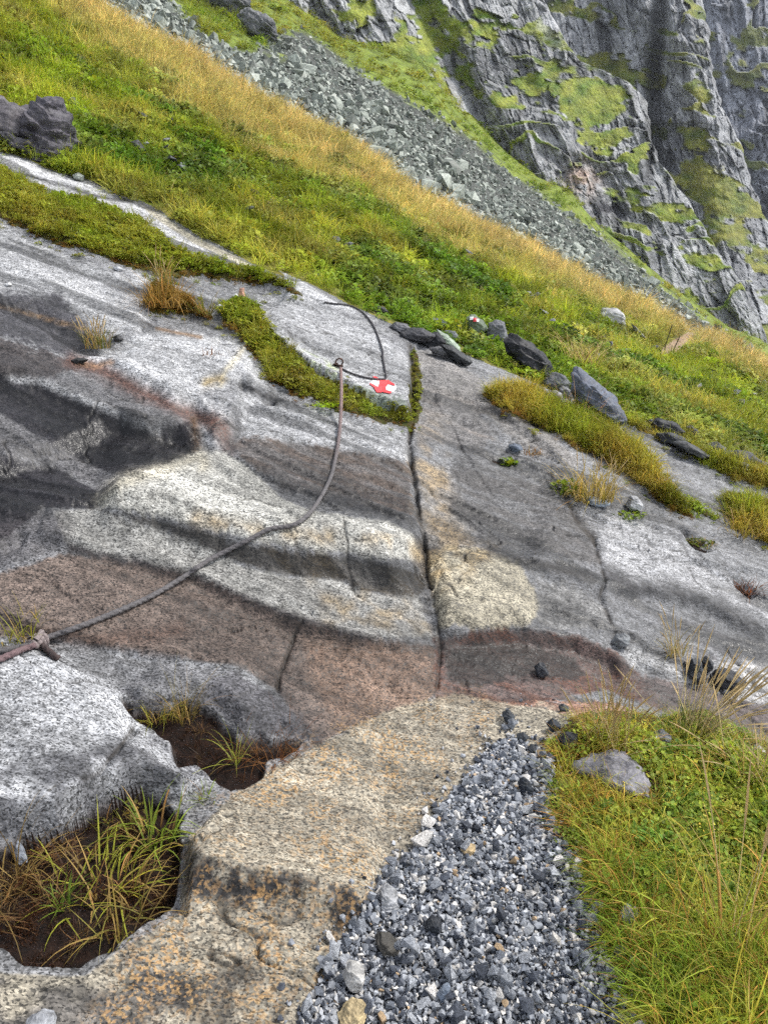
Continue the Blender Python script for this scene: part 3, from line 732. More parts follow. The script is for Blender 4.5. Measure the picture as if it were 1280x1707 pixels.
# a stone slope with grey-green lichen, and short mountain turf
sn = fbm(SXX * 1.1, SYY * 1.1, oct=4, seed=75)[..., None]
scol = np.array((0.07, 0.075, 0.066)) * (1 + 0.4 * sn)
gcol = np.array((0.15, 0.20, 0.025)) * (1 + 0.55 * sn) + np.array((0.06, 0.03, 0.0)) * np.clip(fbm(SXX * 0.3, SYY * 0.3, seed=76), 0, 1)[..., None]
scc = scol * s_scree[..., None] + gcol * (1 - s_scree[..., None])

def far_mat(name, n_scale, bump_d, rough=0.9):
    m, nt, bs = new_mat(name); g = G(nt)
    P = g.n('ShaderNodeTexCoord').outputs['Object']
    a = g.noise(P, n_scale, 6, 0.68); b = g.noise(P, n_scale * 5, 3, 0.6)
    f = g.math('MULTIPLY', g.mapr(a, 0.3, 0.7, 0.55, 1.45), g.mapr(b, 0.3, 0.7, 0.7, 1.3))
    nt.links.new(g.scale_c(g.attr('Col').outputs['Color'], f), bs.inputs['Base Color'])
    bs.inputs['Roughness'].default_value = rough; bs.inputs['Specular IOR Level'].default_value = 0.3
    nt.links.new(g.bump(a, 0.8, bump_d), bs.inputs['Normal'])
    return m
M_SLOPE = far_mat('mountain_slope', 1.6, 0.25)
M_CLIFF = far_mat('cliff_rock', 0.55, 1.2, 0.8)

me = mesh_np('scree_slope', np.stack([SXX, SYY, SZZ], -1).reshape(-1, 3), grid_quads(*SXX.shape), M_SLOPE, True)
put_col(me, scc.reshape(-1, 3))
struct(link('slope', me), 'far mountain slope with grey scree and a green strip under the cliffs')

def scree_surf(px, py):
    m, k = ray(px, py)
    i = min(max(np.searchsorted(sm, m), 1), len(sm) - 1); f = (m - sm[i - 1]) / (sm[i] - sm[i - 1])
    zc = SZZ[i - 1] * (1 - f) + SZZ[i] * f
    d = zc - (CH + k * sy)
    j = np.nonzero((d[:-1] < 0) & (d[1:] >= 0))[0]
    if len(j) == 0: return None
    j = j[0]; g = -d[j] / (d[j + 1] - d[j]); yy = sy[j] + g * (sy[j + 1] - sy[j])
    return Vector((m * yy, yy, CH + k * yy))

# ------------------------------------------------------------------ cliffs: folded rock walls standing on that slope
def cliff_sheet(px0, px1, py0, py1, step, tfun, crest, seed, rib_dir, grass_fun, col_fun, mpp, rough=1.0, back=14):
    """wall whose outline on its far side is the crest line (photo pixels); beyond the crest it turns away"""
    pyv = np.arange(py0, py1 + step, step); n = int((px1 - px0) / step) + 1
    u = np.linspace(0, 1, n)
    cx = np.interp(pyv, [c[1] for c in crest], [c[0] for c in crest]) if crest else np.full(pyv.shape, float(px1))
    cx = cx + 7 * fbm(pyv / 22, pyv * 0 + seed, oct=4, seed=seed)
    X = px0 + (cx[None, :] - px0) * u[:, None]; Y = np.repeat(pyv[None, :], n, 0)
    a = X * rib_dir[1] - Y * rib_dir[0]; b = X * rib_dir[0] + Y * rib_dir[1]      # across and along the ribs
    wa = a + 9 * fbm(X / 60, Y / 60, oct=3, seed=seed + 1); wb = b + 30 * fbm(X / 70, Y / 70, oct=2, seed=seed + 2)
    big = fbm(wa / 75, wb / 240, oct=3, seed=seed + 3)
    rib = ridged(wa / 26, wb / 130, oct=4, seed=seed + 4)
    e1, c1 = worley(wa / 18, wb / 72, seed + 5); e2, c2 = worley(wa / 8, wb / 19, seed + 6)
    ts = (Y - 0.35 * X) / 52 + 1.5 * fbm(X / 90, Y / 60, oct=3, seed=seed + 12); tf = ts - np.floor(ts)
    lt = sstep(-0.15, 0.25, fbm(X / 80 + 9, Y / 80, oct=2, seed=seed + 13))
    ledge = fbm(X / 120, (Y - 0.25 * X) / 34, oct=3, seed=seed + 7)
    disp = 3.8 * big + 2.6 * (rib - 0.3) + 2.6 * lt * (1 - tf) + 1.5 * (c1 - 0.5) + 0.6 * (c2 - 0.5) - 0.7 * np.exp(-(e1 / 0.08) ** 2) - 0.35 * np.exp(-(e2 / 0.12) ** 2) + 1.3 * ledge
    gr = grass_fun(X, Y) + 0.75 * fbm(X / 55, (Y - 0.3 * X) / 30, oct=4, seed=seed + 8) + 0.35 * fbm(X / 14, Y / 9, oct=3, seed=seed + 9) - 0.25 * (rib - 0.3) + 0.5 * ledge + lt * (0.55 - 1.1 * np.clip(tf * 1.6, 0, 1))
    gm = sstep(-0.06, 0.10, gr)
    soft = 3.4 * big + 1.3 * ledge + 2.6 * lt * (1 - tf) + 0.35 * fbm(X / 12, Y / 10, oct=3, seed=seed + 10) - 0.25
    D = disp * (1 - gm * 0.85) + soft * gm * 0.85
    T = tfun(X, Y) - D * mpp / 0.08 * 0.55 * rough
    # the far flank behind the crest
    ex = np.linspace(1, back, back)[:, None]
    X = np.concatenate([X, X[-1:] + 0.35 * ex]); Y = np.concatenate([Y, Y[-1:] + 0.5 * ex]); T = np.concatenate([T, T[-1:] + 1.8 * ex ** 1.3])
    m, k = ray(X, Y)
    V = np.stack([m * T, T, CH + k * T], -1)
    C = col_fun(X[:n], Y[:n], gm, c1, c2, rib, big, e1)
    C = np.concatenate([C, np.repeat(C[-1:], back, 0)])
    return V, C

def rockcol(base, light, dark, g1, g2, seed):
    def f(X, Y, gm, c1, c2, rib, big, e1):
        n1 = fbm(X / 30, Y / 60, oct=4, seed=seed)[..., None]; n2 = fbm(X / 6, Y / 16, oct=3, seed=seed + 1)[..., None]
        k = np.clip(0.45 + 0.55 * n1 + 0.5 * (c1[..., None] - 0.5) + 0.5 * n2 + 0.3 * (c2[..., None] - 0.5), 0, 1)
        rc = np.array(dark) * (1 - k) + np.array(light) * k
        rc = rc * 0.6 + np.array(base) * 0.4
        wetk = sstep(0.15, 0.5, fbm(X / 18, Y / 90, oct=3, seed=seed + 3) - 0.1)[..., None]
        rc = rc * (1 - 0.6 * wetk)
        gk = np.clip(0.5 + 0.9 * fbm(X / 22, Y / 14, oct=4, seed=seed + 2), 0, 1)[..., None]
        gc = np.array(g1) * (1 - gk) + np.array(g2) * gk
        return rc * (1 - gm[..., None]) + gc * gm[..., None]
    return f

def pts_field(pts, w=60.0):
    """smooth field from (x, y, value) spots"""
    def f(X, Y):
        r = np.zeros(X.shape)
        for x, y, sx, sy_, v in pts: r += v * np.exp(-((X - x) / sx) ** 2 - ((Y - y) / sy_) ** 2)
        return r
    return f

foot_x = [p[0] for p in FOOT_PX]; foot_y = [p[1] for p in FOOT_PX]
def t_cliff1(X, Y):
    h = np.interp(X, foot_x, foot_y) - Y                # pixels above the foot
    gully = 6.0 * np.exp(-((X - 0.55 * Y - 690) / 30) ** 2)
    return 97 + 0.055 * np.clip(h, -200, 900) + np.clip(-h, 0, 300) * 0.02 + 0.012 * (X - 640) + gully
g1 = pts_field([(730, 60, 40, 70, 0.35), (800, 150, 50, 50, 0.15), (900, 130, 70, 35, 0.55), (1000, 175, 60, 30, 0.55), (950, 225, 60, 40, 0.2), (1060, 330, 22, 60, 0.3), (1030, 250, 40, 30, 0.25),
                (680, 95, 35, 25, 0.55), (600, 30, 60, 30, 0.2), (860, 220, 60, 50, -0.25), (900, 320, 60, 60, -0.45), (980, 340, 40, 60, -0.6), (1100, 440, 60, 60, -0.45), (760, 150, 35, 40, -0.2), (1000, 40, 60, 50, -0.5), (640, 20, 40, 40, -0.5), (920, 30, 60, 50, -0.3)])
V, C = cliff_sheet(430, 1100, -110, 640, 2.0, t_cliff1,
                   [(820, -120), (885, -40), (905, 0), (940, 65), (960, 100), (1010, 120), (1040, 135), (1075, 165), (1082, 200), (1080, 235), (1095, 265), (1120, 300), (1145, 330), (1165, 370), (1190, 410), (1215, 440), (1245, 490), (1262, 530), (1275, 560), (1300, 640)][::1],
                   101, (0.36, 0.93), lambda X, Y: g1(X, Y) - 0.10, rockcol((0.20, 0.205, 0.21), (0.37, 0.375, 0.375), (0.075, 0.078, 0.085), (0.075, 0.125, 0.013), (0.19, 0.205, 0.028), 111), 0.08)
def spot_paint(V, C, x, y, sx, sy_, c, amt, seed):
    px, py = proj(V[..., 0], V[..., 1], V[..., 2])
    k = np.exp(-((px - x) / sx) ** 2 - ((py - y) / sy_) ** 2) * amt * sstep(-0.5, 0.3, fbm(px / 12, py / 12, oct=3, seed=seed))
    return C + (np.array(c) - C) * np.clip(k, 0, 1)[..., None]
C = spot_paint(V, C, 970, 300, 26, 30, (0.36, 0.27, 0.22), 1.0, 5)
C = spot_paint(V, C, 1010, 355, 40, 40, (0.03, 0.03, 0.035), 1.1, 6)
C = spot_paint(V, C, 930, 20, 40, 60, (0.42, 0.42, 0.43), 0.7, 7)
def add_cliff(V, C, label):
    me = mesh_np('cliff', V.reshape(-1, 3), grid_quads(V.shape[0], V.shape[1]), M_CLIFF, False)
    put_col(me, C.reshape(-1, 3) * 1.38); return struct(link('cliff', me), label)
add_cliff(V, C, 'steep ribbed grey cliff spur with grassy ledges above the scree')
g2 = pts_field([(1010, 110, 45, 45, 0.9), (1160, 190, 25, 60, 0.35), (1180, 300, 30, 90, 0.3), (1230, 330, 30, 60, 0.2), (1170, 330, 40, 40, 0.2), (1090, 170, 16, 90, 0.1), (1060, 40, 60, 60, -0.5), (1200, 90, 60, 60, -0.5), (1240, 560, 60, 50, 0.7)])
V, C = cliff_sheet(800, 1330, -110, 720, 2.2,
                   lambda X, Y: 158 + 0.07 * (420 - Y) + 13 * np.exp(-((X - 1092 + 0.05 * (Y - 150)) / 14) ** 2) * (Y < 330) - 9 * np.exp(-((X - 1165 - 0.25 * (Y - 200)) / 60) ** 2) + 6 * sstep(40, 0, np.abs(X - 1010)),
                   [(1150, -120), (1165, 0), (1180, 60), (1182, 120), (1195, 170), (1225, 230), (1245, 300), (1275, 370), (1320, 440), (1400, 560), (1500, 720)],
                   131, (0.25, 0.97), lambda X, Y: g2(X, Y) - 0.16, rockcol((0.20, 0.205, 0.215), (0.35, 0.355, 0.36), (0.08, 0.083, 0.09), (0.075, 0.105, 0.018), (0.19, 0.185, 0.035), 141), 0.12)
add_cliff(V, C, 'shaded grey cliff behind the spur, split by a dark gully')
V, C = cliff_sheet(1080, 1420, -110, 700, 2.6, lambda X, Y: 235 + 0.10 * (420 - Y), None, 151, (0.2, 0.98),
                   lambda X, Y: -0.30 + 0.3 * np.exp(-((X - 1240) / 20) ** 2) + 0.25 * np.exp(-((Y - 60) / 20) ** 2), rockcol((0.19, 0.20, 0.225), (0.30, 0.315, 0.35), (0.09, 0.095, 0.115), (0.07, 0.09, 0.025), (0.14, 0.14, 0.04), 161), 0.18, back=2)  # bluer, flatter rock and grass tones: distance haze put into the colours
add_cliff(V, C, 'farthest bluish cliff wall in the haze')

# ------------------------------------------------------------------ rocks
def rock_mat(name):
    m, nt, bs = new_mat(name); g = G(nt)
    oi = g.n('ShaderNodeObjectInfo'); P = g.n('ShaderNodeTexCoord').outputs['Object']
    a = g.noise(P, 9, 6, 0.65); b = g.noise(P, 70, 3, 0.6)
    band = g.noise(g.mapping(P, (2, 2, 14), (0.4, 0.3, 0)), 2.0, 4, 0.6)
    f = g.math('MULTIPLY', g.mapr(a, 0.3, 0.7, 0.6, 1.4), g.math('MULTIPLY', g.mapr(b, 0.3, 0.7, 0.7, 1.3), g.mapr(band, 0.35, 0.65, 0.75, 1.3)))
    nt.links.new(g.scale_c(oi.outputs['Color'], f), bs.inputs['Base Color'])
    nt.links.new(g.mapr(a, 0.3, 0.7, 0.42, 0.8), bs.inputs['Roughness'])
    bs.inputs['Specular IOR Level'].default_value = 0.3
    nt.links.new(g.bump(b, 0.35, 0.006, g.bump(a, 0.5, 0.03)), bs.inputs['Normal'])
    return m
M_ROCK = rock_mat('loose_rock')
def mass_rock_mat():
    m, nt, bs = new_mat('loose_stones'); g = G(nt)
    P = g.n('ShaderNodeTexCoord').outputs['Object']
    a = g.noise(P, 60, 4, 0.65)
    nt.links.new(g.scale_c(g.attr('Col').outputs['Color'], g.mapr(a, 0.3, 0.7, 0.65, 1.35)), bs.inputs['Base Color'])
    bs.inputs['Roughness'].default_value = 0.55; bs.inputs['Specular IOR Level'].default_value = 0.4
    return m
M_STONES = mass_rock_mat()

def hull_stone(seed, n=11, flat=(1, 0.8, 0.6)):
    """small angular stone: hull of a few points, about unit size"""
    r = np.random.default_rng(seed)
    p = r.normal(size=(n, 3)); p /= np.linalg.norm(p, axis=1, keepdims=True)
    p *= r.uniform(0.75, 1.0, (n, 1)); p *= np.array(flat) * 0.5
    bm = bmesh.new()
    for q in p: bm.verts.new(q)
    res = bmesh.ops.convex_hull(bm, input=bm.verts)
    bmesh.ops.delete(bm, geom=[v for v in bm.verts if not v.link_faces], context='VERTS')
    bmesh.ops.triangulate(bm, faces=bm.faces)
    bm.verts.index_update()
    V = np.array([v.co[:] for v in bm.verts]); Fc = np.array([[v.index for v in f.verts] for f in bm.faces])
    bm.free()
    return V, Fc
STONES = [hull_stone(200 + i, 8 + i % 4, (1, random.uniform(0.65, 0.95), random.uniform(0.45, 0.8))) for i in range(26)]
STONE_ME = [mesh_np('stone', v, f, M_ROCK) for v, f in STONES]

def rot_mats(r, n, tilt=None):
    """random rotation matrices"""
    q = r.normal(size=(n, 4)); q /= np.linalg.norm(q, axis=1, keepdims=True)
    w, x, y, z = q.T
    return np.stack([np.stack([1 - 2 * (y * y + z * z), 2 * (x * y - z * w), 2 * (x * z + y * w)], -1),
                     np.stack([2 * (x * y + z * w), 1 - 2 * (x * x + z * z), 2 * (y * z - x * w)], -1),
                     np.stack([2 * (x * z - y * w), 2 * (y * z + x * w), 1 - 2 * (x * x + y * y)], -1)], -2)

def stone_mass(name, P, S, Cc, label, r):
    """one mesh of many small stones"""
    n = len(P); R = rot_mats(r, n); kind = r.integers(0, len(STONES), n)
    Vs, Fs, Cs = [], [], []; off = 0
    for k, (v, f) in enumerate(STONES):
        idx = np.nonzero(kind == k)[0]
        if len(idx) == 0: continue
        vv = np.einsum('nij,vj->nvi', R[idx], v) * S[idx][:, None, None] + P[idx][:, None, :]
        ff = f[None] + (np.arange(len(idx)) * len(v))[:, None, None] + off
        Vs.append(vv.reshape(-1, 3)); Fs.append(ff.reshape(-1, 3)); Cs.append(np.repeat(Cc[idx], len(v), 0)); off += len(idx) * len(v)
    me = mesh_np(name, np.concatenate(Vs), np.concatenate(Fs), M_STONES)
    put_col(me, np.concatenate(Cs))
    o = link(name, me); o['kind'] = 'stuff'; o['label'] = label
    return o

def one_stone(name, P, size, colr, label, cat, group, r, kind=None, scale=(1, 1, 1), rot=None):
    o = link(name, STONE_ME[kind if kind is not None else int(r.integers(0, len(STONES)))])
    o.location = P; o.scale = (size * scale[0], size * scale[1], size * scale[2])
    o.rotation_euler = rot if rot is not None else tuple(r.uniform(0, 6.28, 3))
    o.color = (*colr, 1)
    return tag(o, label, cat, group)

# scree: blocks scattered over the apron
def build_scree():
    r = np.random.default_rng(5)
    n = 80000
    px = r.uniform(100, 1300, n); py = r.uniform(-20, 640, n)
    sil = np.interp(px, [p[0] for p in SKY_PX], [p[1] for p in SKY_PX])
    inside = (poly_sd(px, py, SCREE_POLY, 200) + r.normal(0, 5, n) > 0) & (py < sil + 6)
    px, py, sil = px[inside], py[inside], sil[inside]
    P, S, keep = [], [], []
    for i in range(len(px)):
        q = scree_surf(px[i], py[i])
        if q is None: continue
        low = np.clip(1 - (sil[i] - py[i]) / 60, 0, 1)
        s = 0.265 * np.exp(r.normal(0, 0.5)) * (1 + 0.9 * low * r.uniform(0, 1)) * (1.9 if r.random() < 0.02 else 1)
        gi = fbm(np.array([q.x * 0.12 + 3]), np.array([q.y * 0.2]), oct=3, seed=74)[0]
        if px[i] < 480 and gi > 0.22 and r.random() < 0.85: continue
        P.append((q.x, q.y, q.z + 0.12 * s)); S.append(min(s, 1.7))
    P = np.array(P); S = np.array(S)
    k = r.uniform(0, 1, len(P))[:, None]
    Cc = np.array((0.155, 0.175, 0.145)) * (1 - k) + np.array((0.37, 0.40, 0.345)) * k
    Cc *= np.where(r.random(len(P)) < 0.12, 0.5, 1.0)[:, None]
    vis = S / P[:, 1]
    order = np.argsort(-vis); big = order[:300]; rest = order[300:]
    stone_mass('scree', P[rest], S[rest] * 1.25, Cc[rest], 'grey scree of broken blocks covering the far slope', r)
    for i in big:
        one_stone('scree_boulder', P[i], S[i] * 1.2, Cc[i], 'angular grey boulder lying in the scree of the far slope', 'boulder', 'large blocks in the scree', r)
build_scree()

# ------------------------------------------------------------------ vegetation
def blades(r, n, radius, length, lean, droop, width, segs=4, len_sd=0.3, up=0.0, fold=True):
    """n grass blades as tapering arched strips; returns verts, quads, colour multipliers"""
    az = r.uniform(0, 2 * np.pi, n); rr = radius * np.sqrt(r.uniform(0, 1, n))
    ba = r.uniform(0, 2 * np.pi, n)
    bx_, by_ = rr * np.cos(ba), rr * np.sin(ba)
    az = np.where(r.random(n) < 0.6, ba + r.normal(0, 0.7, n), az)
    L = length * np.clip(1 + r.normal(0, len_sd, n), 0.35, 1.9)
    le = np.clip(lean + r.normal(0, lean * 0.5 + 0.05, n), 0.02, 1.4); dr = np.clip(droop * (1 + r.normal(0, 0.5, n)), 0, 3)
    tw = r.normal(0, 0.5, n)
    s = np.linspace(0, 1, segs + 1)
    ang = le[:, None] + dr[:, None] * s[None, :] ** 1.4                 # from the vertical
    ds = L[:, None] / segs
    hx = np.concatenate([np.zeros((n, 1)), np.cumsum(np.sin(ang[:, 1:]) * ds, 1)], 1)
    hz = np.concatenate([np.zeros((n, 1)), np.cumsum(np.cos(ang[:, 1:]) * ds, 1)], 1)
    ca, sa = np.cos(az)[:, None], np.sin(az)[:, None]
    side = tw[:, None] * s[None, :] ** 2 * L[:, None] * 0.35
    cx = bx_[:, None] + ca * hx - sa * side; cy = by_[:, None] + sa * hx + ca * side; cz = hz + up
    w = width * (0.7 + 0.6 * r.random(n))[:, None] * np.array([0.75] + [1.0 - 0.96 * (q ** 1.8) for q in s[1:]])[None, :] * 0.5
    wx, wy = -sa * w, ca * w
    V = np.stack([np.stack([cx - wx, cy - wy, cz], -1), np.stack([cx + wx, cy + wy, cz], -1)], 2).reshape(n, -1, 3)
    q = np.array([[2 * i, 2 * i + 1, 2 * i + 3, 2 * i + 2] for i in range(segs)])
    Fc = (q[None] + (np.arange(n) * 2 * (segs + 1))[:, None, None]).reshape(-1, 4)
    return V, Fc, s

def blade_cols(r, n, s, dry, green_tip=0.0):
    """per-vertex multipliers: some blades dry, bases browner"""
    v = r.uniform(0.6, 1.35, n)
    isdry = r.random(n) < dry
    c = np.ones((n, 3)) * v[:, None]
    c = np.where(isdry[:, None], c * np.array((1.35, 1.08, 1.1)), c)
    tip = np.linspace(0, 1, len(s))
    cc = c[:, None, :] * (1 + tip[None, :, None] * np.array((0.15, 0.10, 0.05)))
    return np.repeat(cc, 2, axis=1).reshape(-1, 3)

def leaf_cluster(r, n, radius, size, height, lobes=False):
    """small broad leaves on short stalks, facing roughly up"""
    Vs, Fs, Cs = [], [], []; off = 0
    for i in range(n):
        a = r.uniform(0, 6.28); rr = radius * math.sqrt(r.random()); h = height * r.uniform(0.25, 1.0) * (1 - 0.5 * (rr / radius) ** 2)
        L = size * r.uniform(0.6, 1.4); wd = L * r.uniform(0.32, 0.5); d = r.uniform(0, 6.28); tilt = r.normal(0.25, 0.4)
        # rhombic leaf folded along its midrib
        p = np.array([(0, 0, 0), (0.45 * L, wd, 0.10 * L), (L, 0, 0), (0.45 * L, -wd, 0.10 * L), (0.5 * L, 0, -0.02 * L)])
        ct, st = math.cos(tilt), math.sin(tilt)
        p = np.stack([p[:, 0] * ct - p[:, 2] * st, p[:, 1], p[:, 0] * st + p[:, 2] * ct], -1)
        cd, sd_ = math.cos(d), math.sin(d)
        p = np.stack([p[:, 0] * cd - p[:, 1] * sd_, p[:, 0] * sd_ + p[:, 1] * cd, p[:, 2]], -1) + np.array((rr * math.cos(a), rr * math.sin(a), h))
        Vs.append(p); Fs.append(np.array([(0, 4, 1), (1, 4, 2), (0, 3, 4), (4, 3, 2)]) + off); off += 5
        v = r.uniform(0.55, 1.4); cc = np.array((v, v, v))
        if r.random() < 0.10: cc = cc * np.array((1.5, 1.1, 1.0))
        Cs.append(np.repeat(cc[None], 5, 0))
    return np.concatenate(Vs), np.concatenate(Fs), np.concatenate(Cs)

def leaf_mat(name, use_tint=True):
    m, nt, bs = new_mat(name); g = G(nt)
    c = g.attr('Col').outputs['Color']
    t = g.attr('tint', 'INSTANCER').outputs['Color'] if use_tint else g.n('ShaderNodeObjectInfo').outputs['Color']
    c = g.mixc(1.0, c, t, 'MULTIPLY')
    nt.links.new(c, bs.inputs['Base Color']); bs.inputs['Roughness'].default_value = 0.55
    bs.inputs['Specular IOR Level'].default_value = 0.25
    tr = g.n('ShaderNodeBsdfTranslucent'); nt.links.new(c, tr.inputs['Color'])
    mx = g.n('ShaderNodeMixShader'); mx.inputs[0].default_value = 0.42
    nt.links.new(bs.outputs[0], mx.inputs[1]); nt.links.new(tr.outputs[0], mx.inputs[2])
    out = [n for n in nt.nodes if n.type == 'OUTPUT_MATERIAL'][0]; nt.links.new(mx.outputs[0], out.inputs[0])
    return m
M_GRASS = leaf_mat('grass_blade'); M_PLANT = leaf_mat('plant_blade', False)

PROTO = bpy.data.collections.new('plant_kinds')
def proto(name, V, Fc, C):
    me = mesh_np(name, V, Fc, M_GRASS); put_col(me, C)
    o = bpy.data.objects.new(name, me); PROTO.objects.link(o)
def mk_protos():
    r = np.random.default_rng(9)
    for i in range(4):       # 0-3: fine drooping tufts, about 0.2 m
        n = 44; V, Fc, s = blades(r, n, 0.09, 0.20, 0.35, 1.1, 0.008, 3)
        proto('a%d' % i, V.reshape(-1, 3), Fc, blade_cols(r, n, s, 0.25))
    for i in range(3):       # 4-6: leafy herbs
        V, Fc, C = leaf_cluster(r, 55, 0.11, 0.045, 0.10); proto('b%d' % i, V, Fc, C)
    for i in range(3):       # 7-9: low moss and short turf
        n = 80; V, Fc, s = blades(r, n, 0.09, 0.055, 0.5, 0.8, 0.007, 2)
        proto('c%d' % i, V.reshape(-1, 3), Fc, blade_cols(r, n, s, 0.2))
    for i in range(3):       # 10-12: long near grass
        n = 30; V, Fc, s = blades(r, n, 0.075, 0.21, 0.7, 1.2, 0.0052, 6, 0.45)
        proto('d%d' % i, V.reshape(-1, 3), Fc, blade_cols(r, n, s, 0.32))
    for i in range(3):       # 13-15: near leafy herbs with small leaves
        V, Fc, C = leaf_cluster(r, 70, 0.075, 0.017, 0.07); proto('e%d' % i, V, Fc, C)
    for i in range(2):       # 16-17: yellow flower heads on herbs
        V, Fc, C = leaf_cluster(r, 60, 0.03, 0.007, 0.13); proto('f%d' % i, V, Fc, C)
    for i in range(2):       # 18-19: bleached straw leaning over
        n = 44; V, Fc, s = blades(r, n, 0.10, 0.26, 0.7, 1.0, 0.007, 3)
        proto('g%d' % i, V.reshape(-1, 3), Fc, blade_cols(r, n, s, 0.5))
mk_protos()

def scatter(name, P, R, S, K, T, label):
    n = len(P)
    me = bpy.data.meshes.new(name)
    me.vertices.add(n); me.vertices.foreach_set('co', np.asarray(P, np.float32).ravel())
    for nm, typ, arr, key in (('rot', 'FLOAT_VECTOR', R, 'vector'), ('scl', 'FLOAT', S, 'value'), ('tint', 'FLOAT_COLOR', np.concatenate([T, np.ones((n, 1))], 1), 'color')):
        at = me.attributes.new(nm, typ, 'POINT'); at.data.foreach_set(key, np.asarray(arr, np.float32).ravel())
    at = me.attributes.new('kindi', 'INT', 'POINT'); at.data.foreach_set('value', np.asarray(K, np.int32))
    o = link(name, me)
    ng = bpy.data.node_groups.new(name, 'GeometryNodeTree')
    ng.interface.new_socket('Geometry', in_out='INPUT', socket_type='NodeSocketGeometry')
    ng.interface.new_socket('Geometry', in_out='OUTPUT', socket_type='NodeSocketGeometry')
    N = ng.nodes.new; L = ng.links.new
    gi, go = N('NodeGroupInput'), N('NodeGroupOutput'); ip = N('GeometryNodeInstanceOnPoints'); ci = N('GeometryNodeCollectionInfo')
    ci.inputs[0].default_value = PROTO; ci.inputs['Separate Children'].default_value = True; ci.inputs['Reset Children'].default_value = True
    def na(nm, typ):
        q = N('GeometryNodeInputNamedAttribute'); q.data_type = typ; q.inputs[0].default_value = nm
        return q.outputs[0]
    L(gi.outputs[0], ip.inputs['Points']); L(ci.outputs[0], ip.inputs['Instance'])
    ip.inputs['Pick Instance'].default_value = True
    L(na('kindi', 'INT'), ip.inputs['Instance Index'])
    e2r = N('FunctionNodeEulerToRotation'); L(na('rot', 'FLOAT_VECTOR'), e2r.inputs[0]); L(e2r.outputs[0], ip.inputs['Rotation'])
    L(na('scl', 'FLOAT'), ip.inputs['Scale'])
    L(ip.outputs[0], go.inputs[0])
    md = o.modifiers.new('plants', 'NODES'); md.node_group = ng
    o['kind'] = 'stuff'; o['label'] = label
    return o

# where each cell of the ground shows, in square photo pixels
ddx = np.diff(PX, axis=0)[:, :-1]; ddy = np.diff(PY, axis=0)[:, :-1]; eex = np.diff(PX, axis=1)[:-1]; eey = np.diff(PY, axis=1)[:-1]
CELL = np.abs(ddx * eey - ddy * eex)
FRONT = (ddx * eey - ddy * eex) < 0
DU = np.stack([np.diff(GX, axis=0)[:, :-1], np.diff(GY, axis=0)[:, :-1], np.diff(GZ, axis=0)[:, :-1]], -1)
DV = np.stack([np.diff(GX, axis=1)[:-1], np.diff(GY, axis=1)[:-1], np.diff(GZ, axis=1)[:-1]], -1)
INV = (PX[:-1, :-1] > -130) & (PX[:-1, :-1] < 1410) & (PY[:-1, :-1] < 1800) & (PY[:-1, :-1] > -90)

def sample(mask, n, r, floor_area=None):
    """n random points of the ground under mask, even over the picture"""
    w = (CELL * INV * mask[:-1, :-1]).ravel()
    c = np.cumsum(w); idx = np.searchsorted(c, r.uniform(0, c[-1], n)); idx = np.clip(idx, 0, len(w) - 1)
    i, j = np.unravel_index(idx, CELL.shape)
    a, b = r.random((n, 1)), r.random((n, 1))
    P = np.stack([GX[i, j], GY[i, j], GZ[i, j]], -1) + DU[i, j] * a + DV[i, j] * b
    return P, i, j

def eulers(r, n, tilt=0.2):
    return np.stack([r.normal(0, tilt, n), r.normal(0, tilt, n), r.uniform(0, 6.28, n)], -1)

def lerp(a, b, t): return np.array(a) * (1 - t[:, None]) + np.array(b) * t[:, None]

GREEN, DEEP, STRAW, OLIVE, REDB = (0.25, 0.335, 0.025), (0.09, 0.165, 0.016), (0.55, 0.465, 0.18), (0.35, 0.365, 0.045), (0.22, 0.10, 0.025)

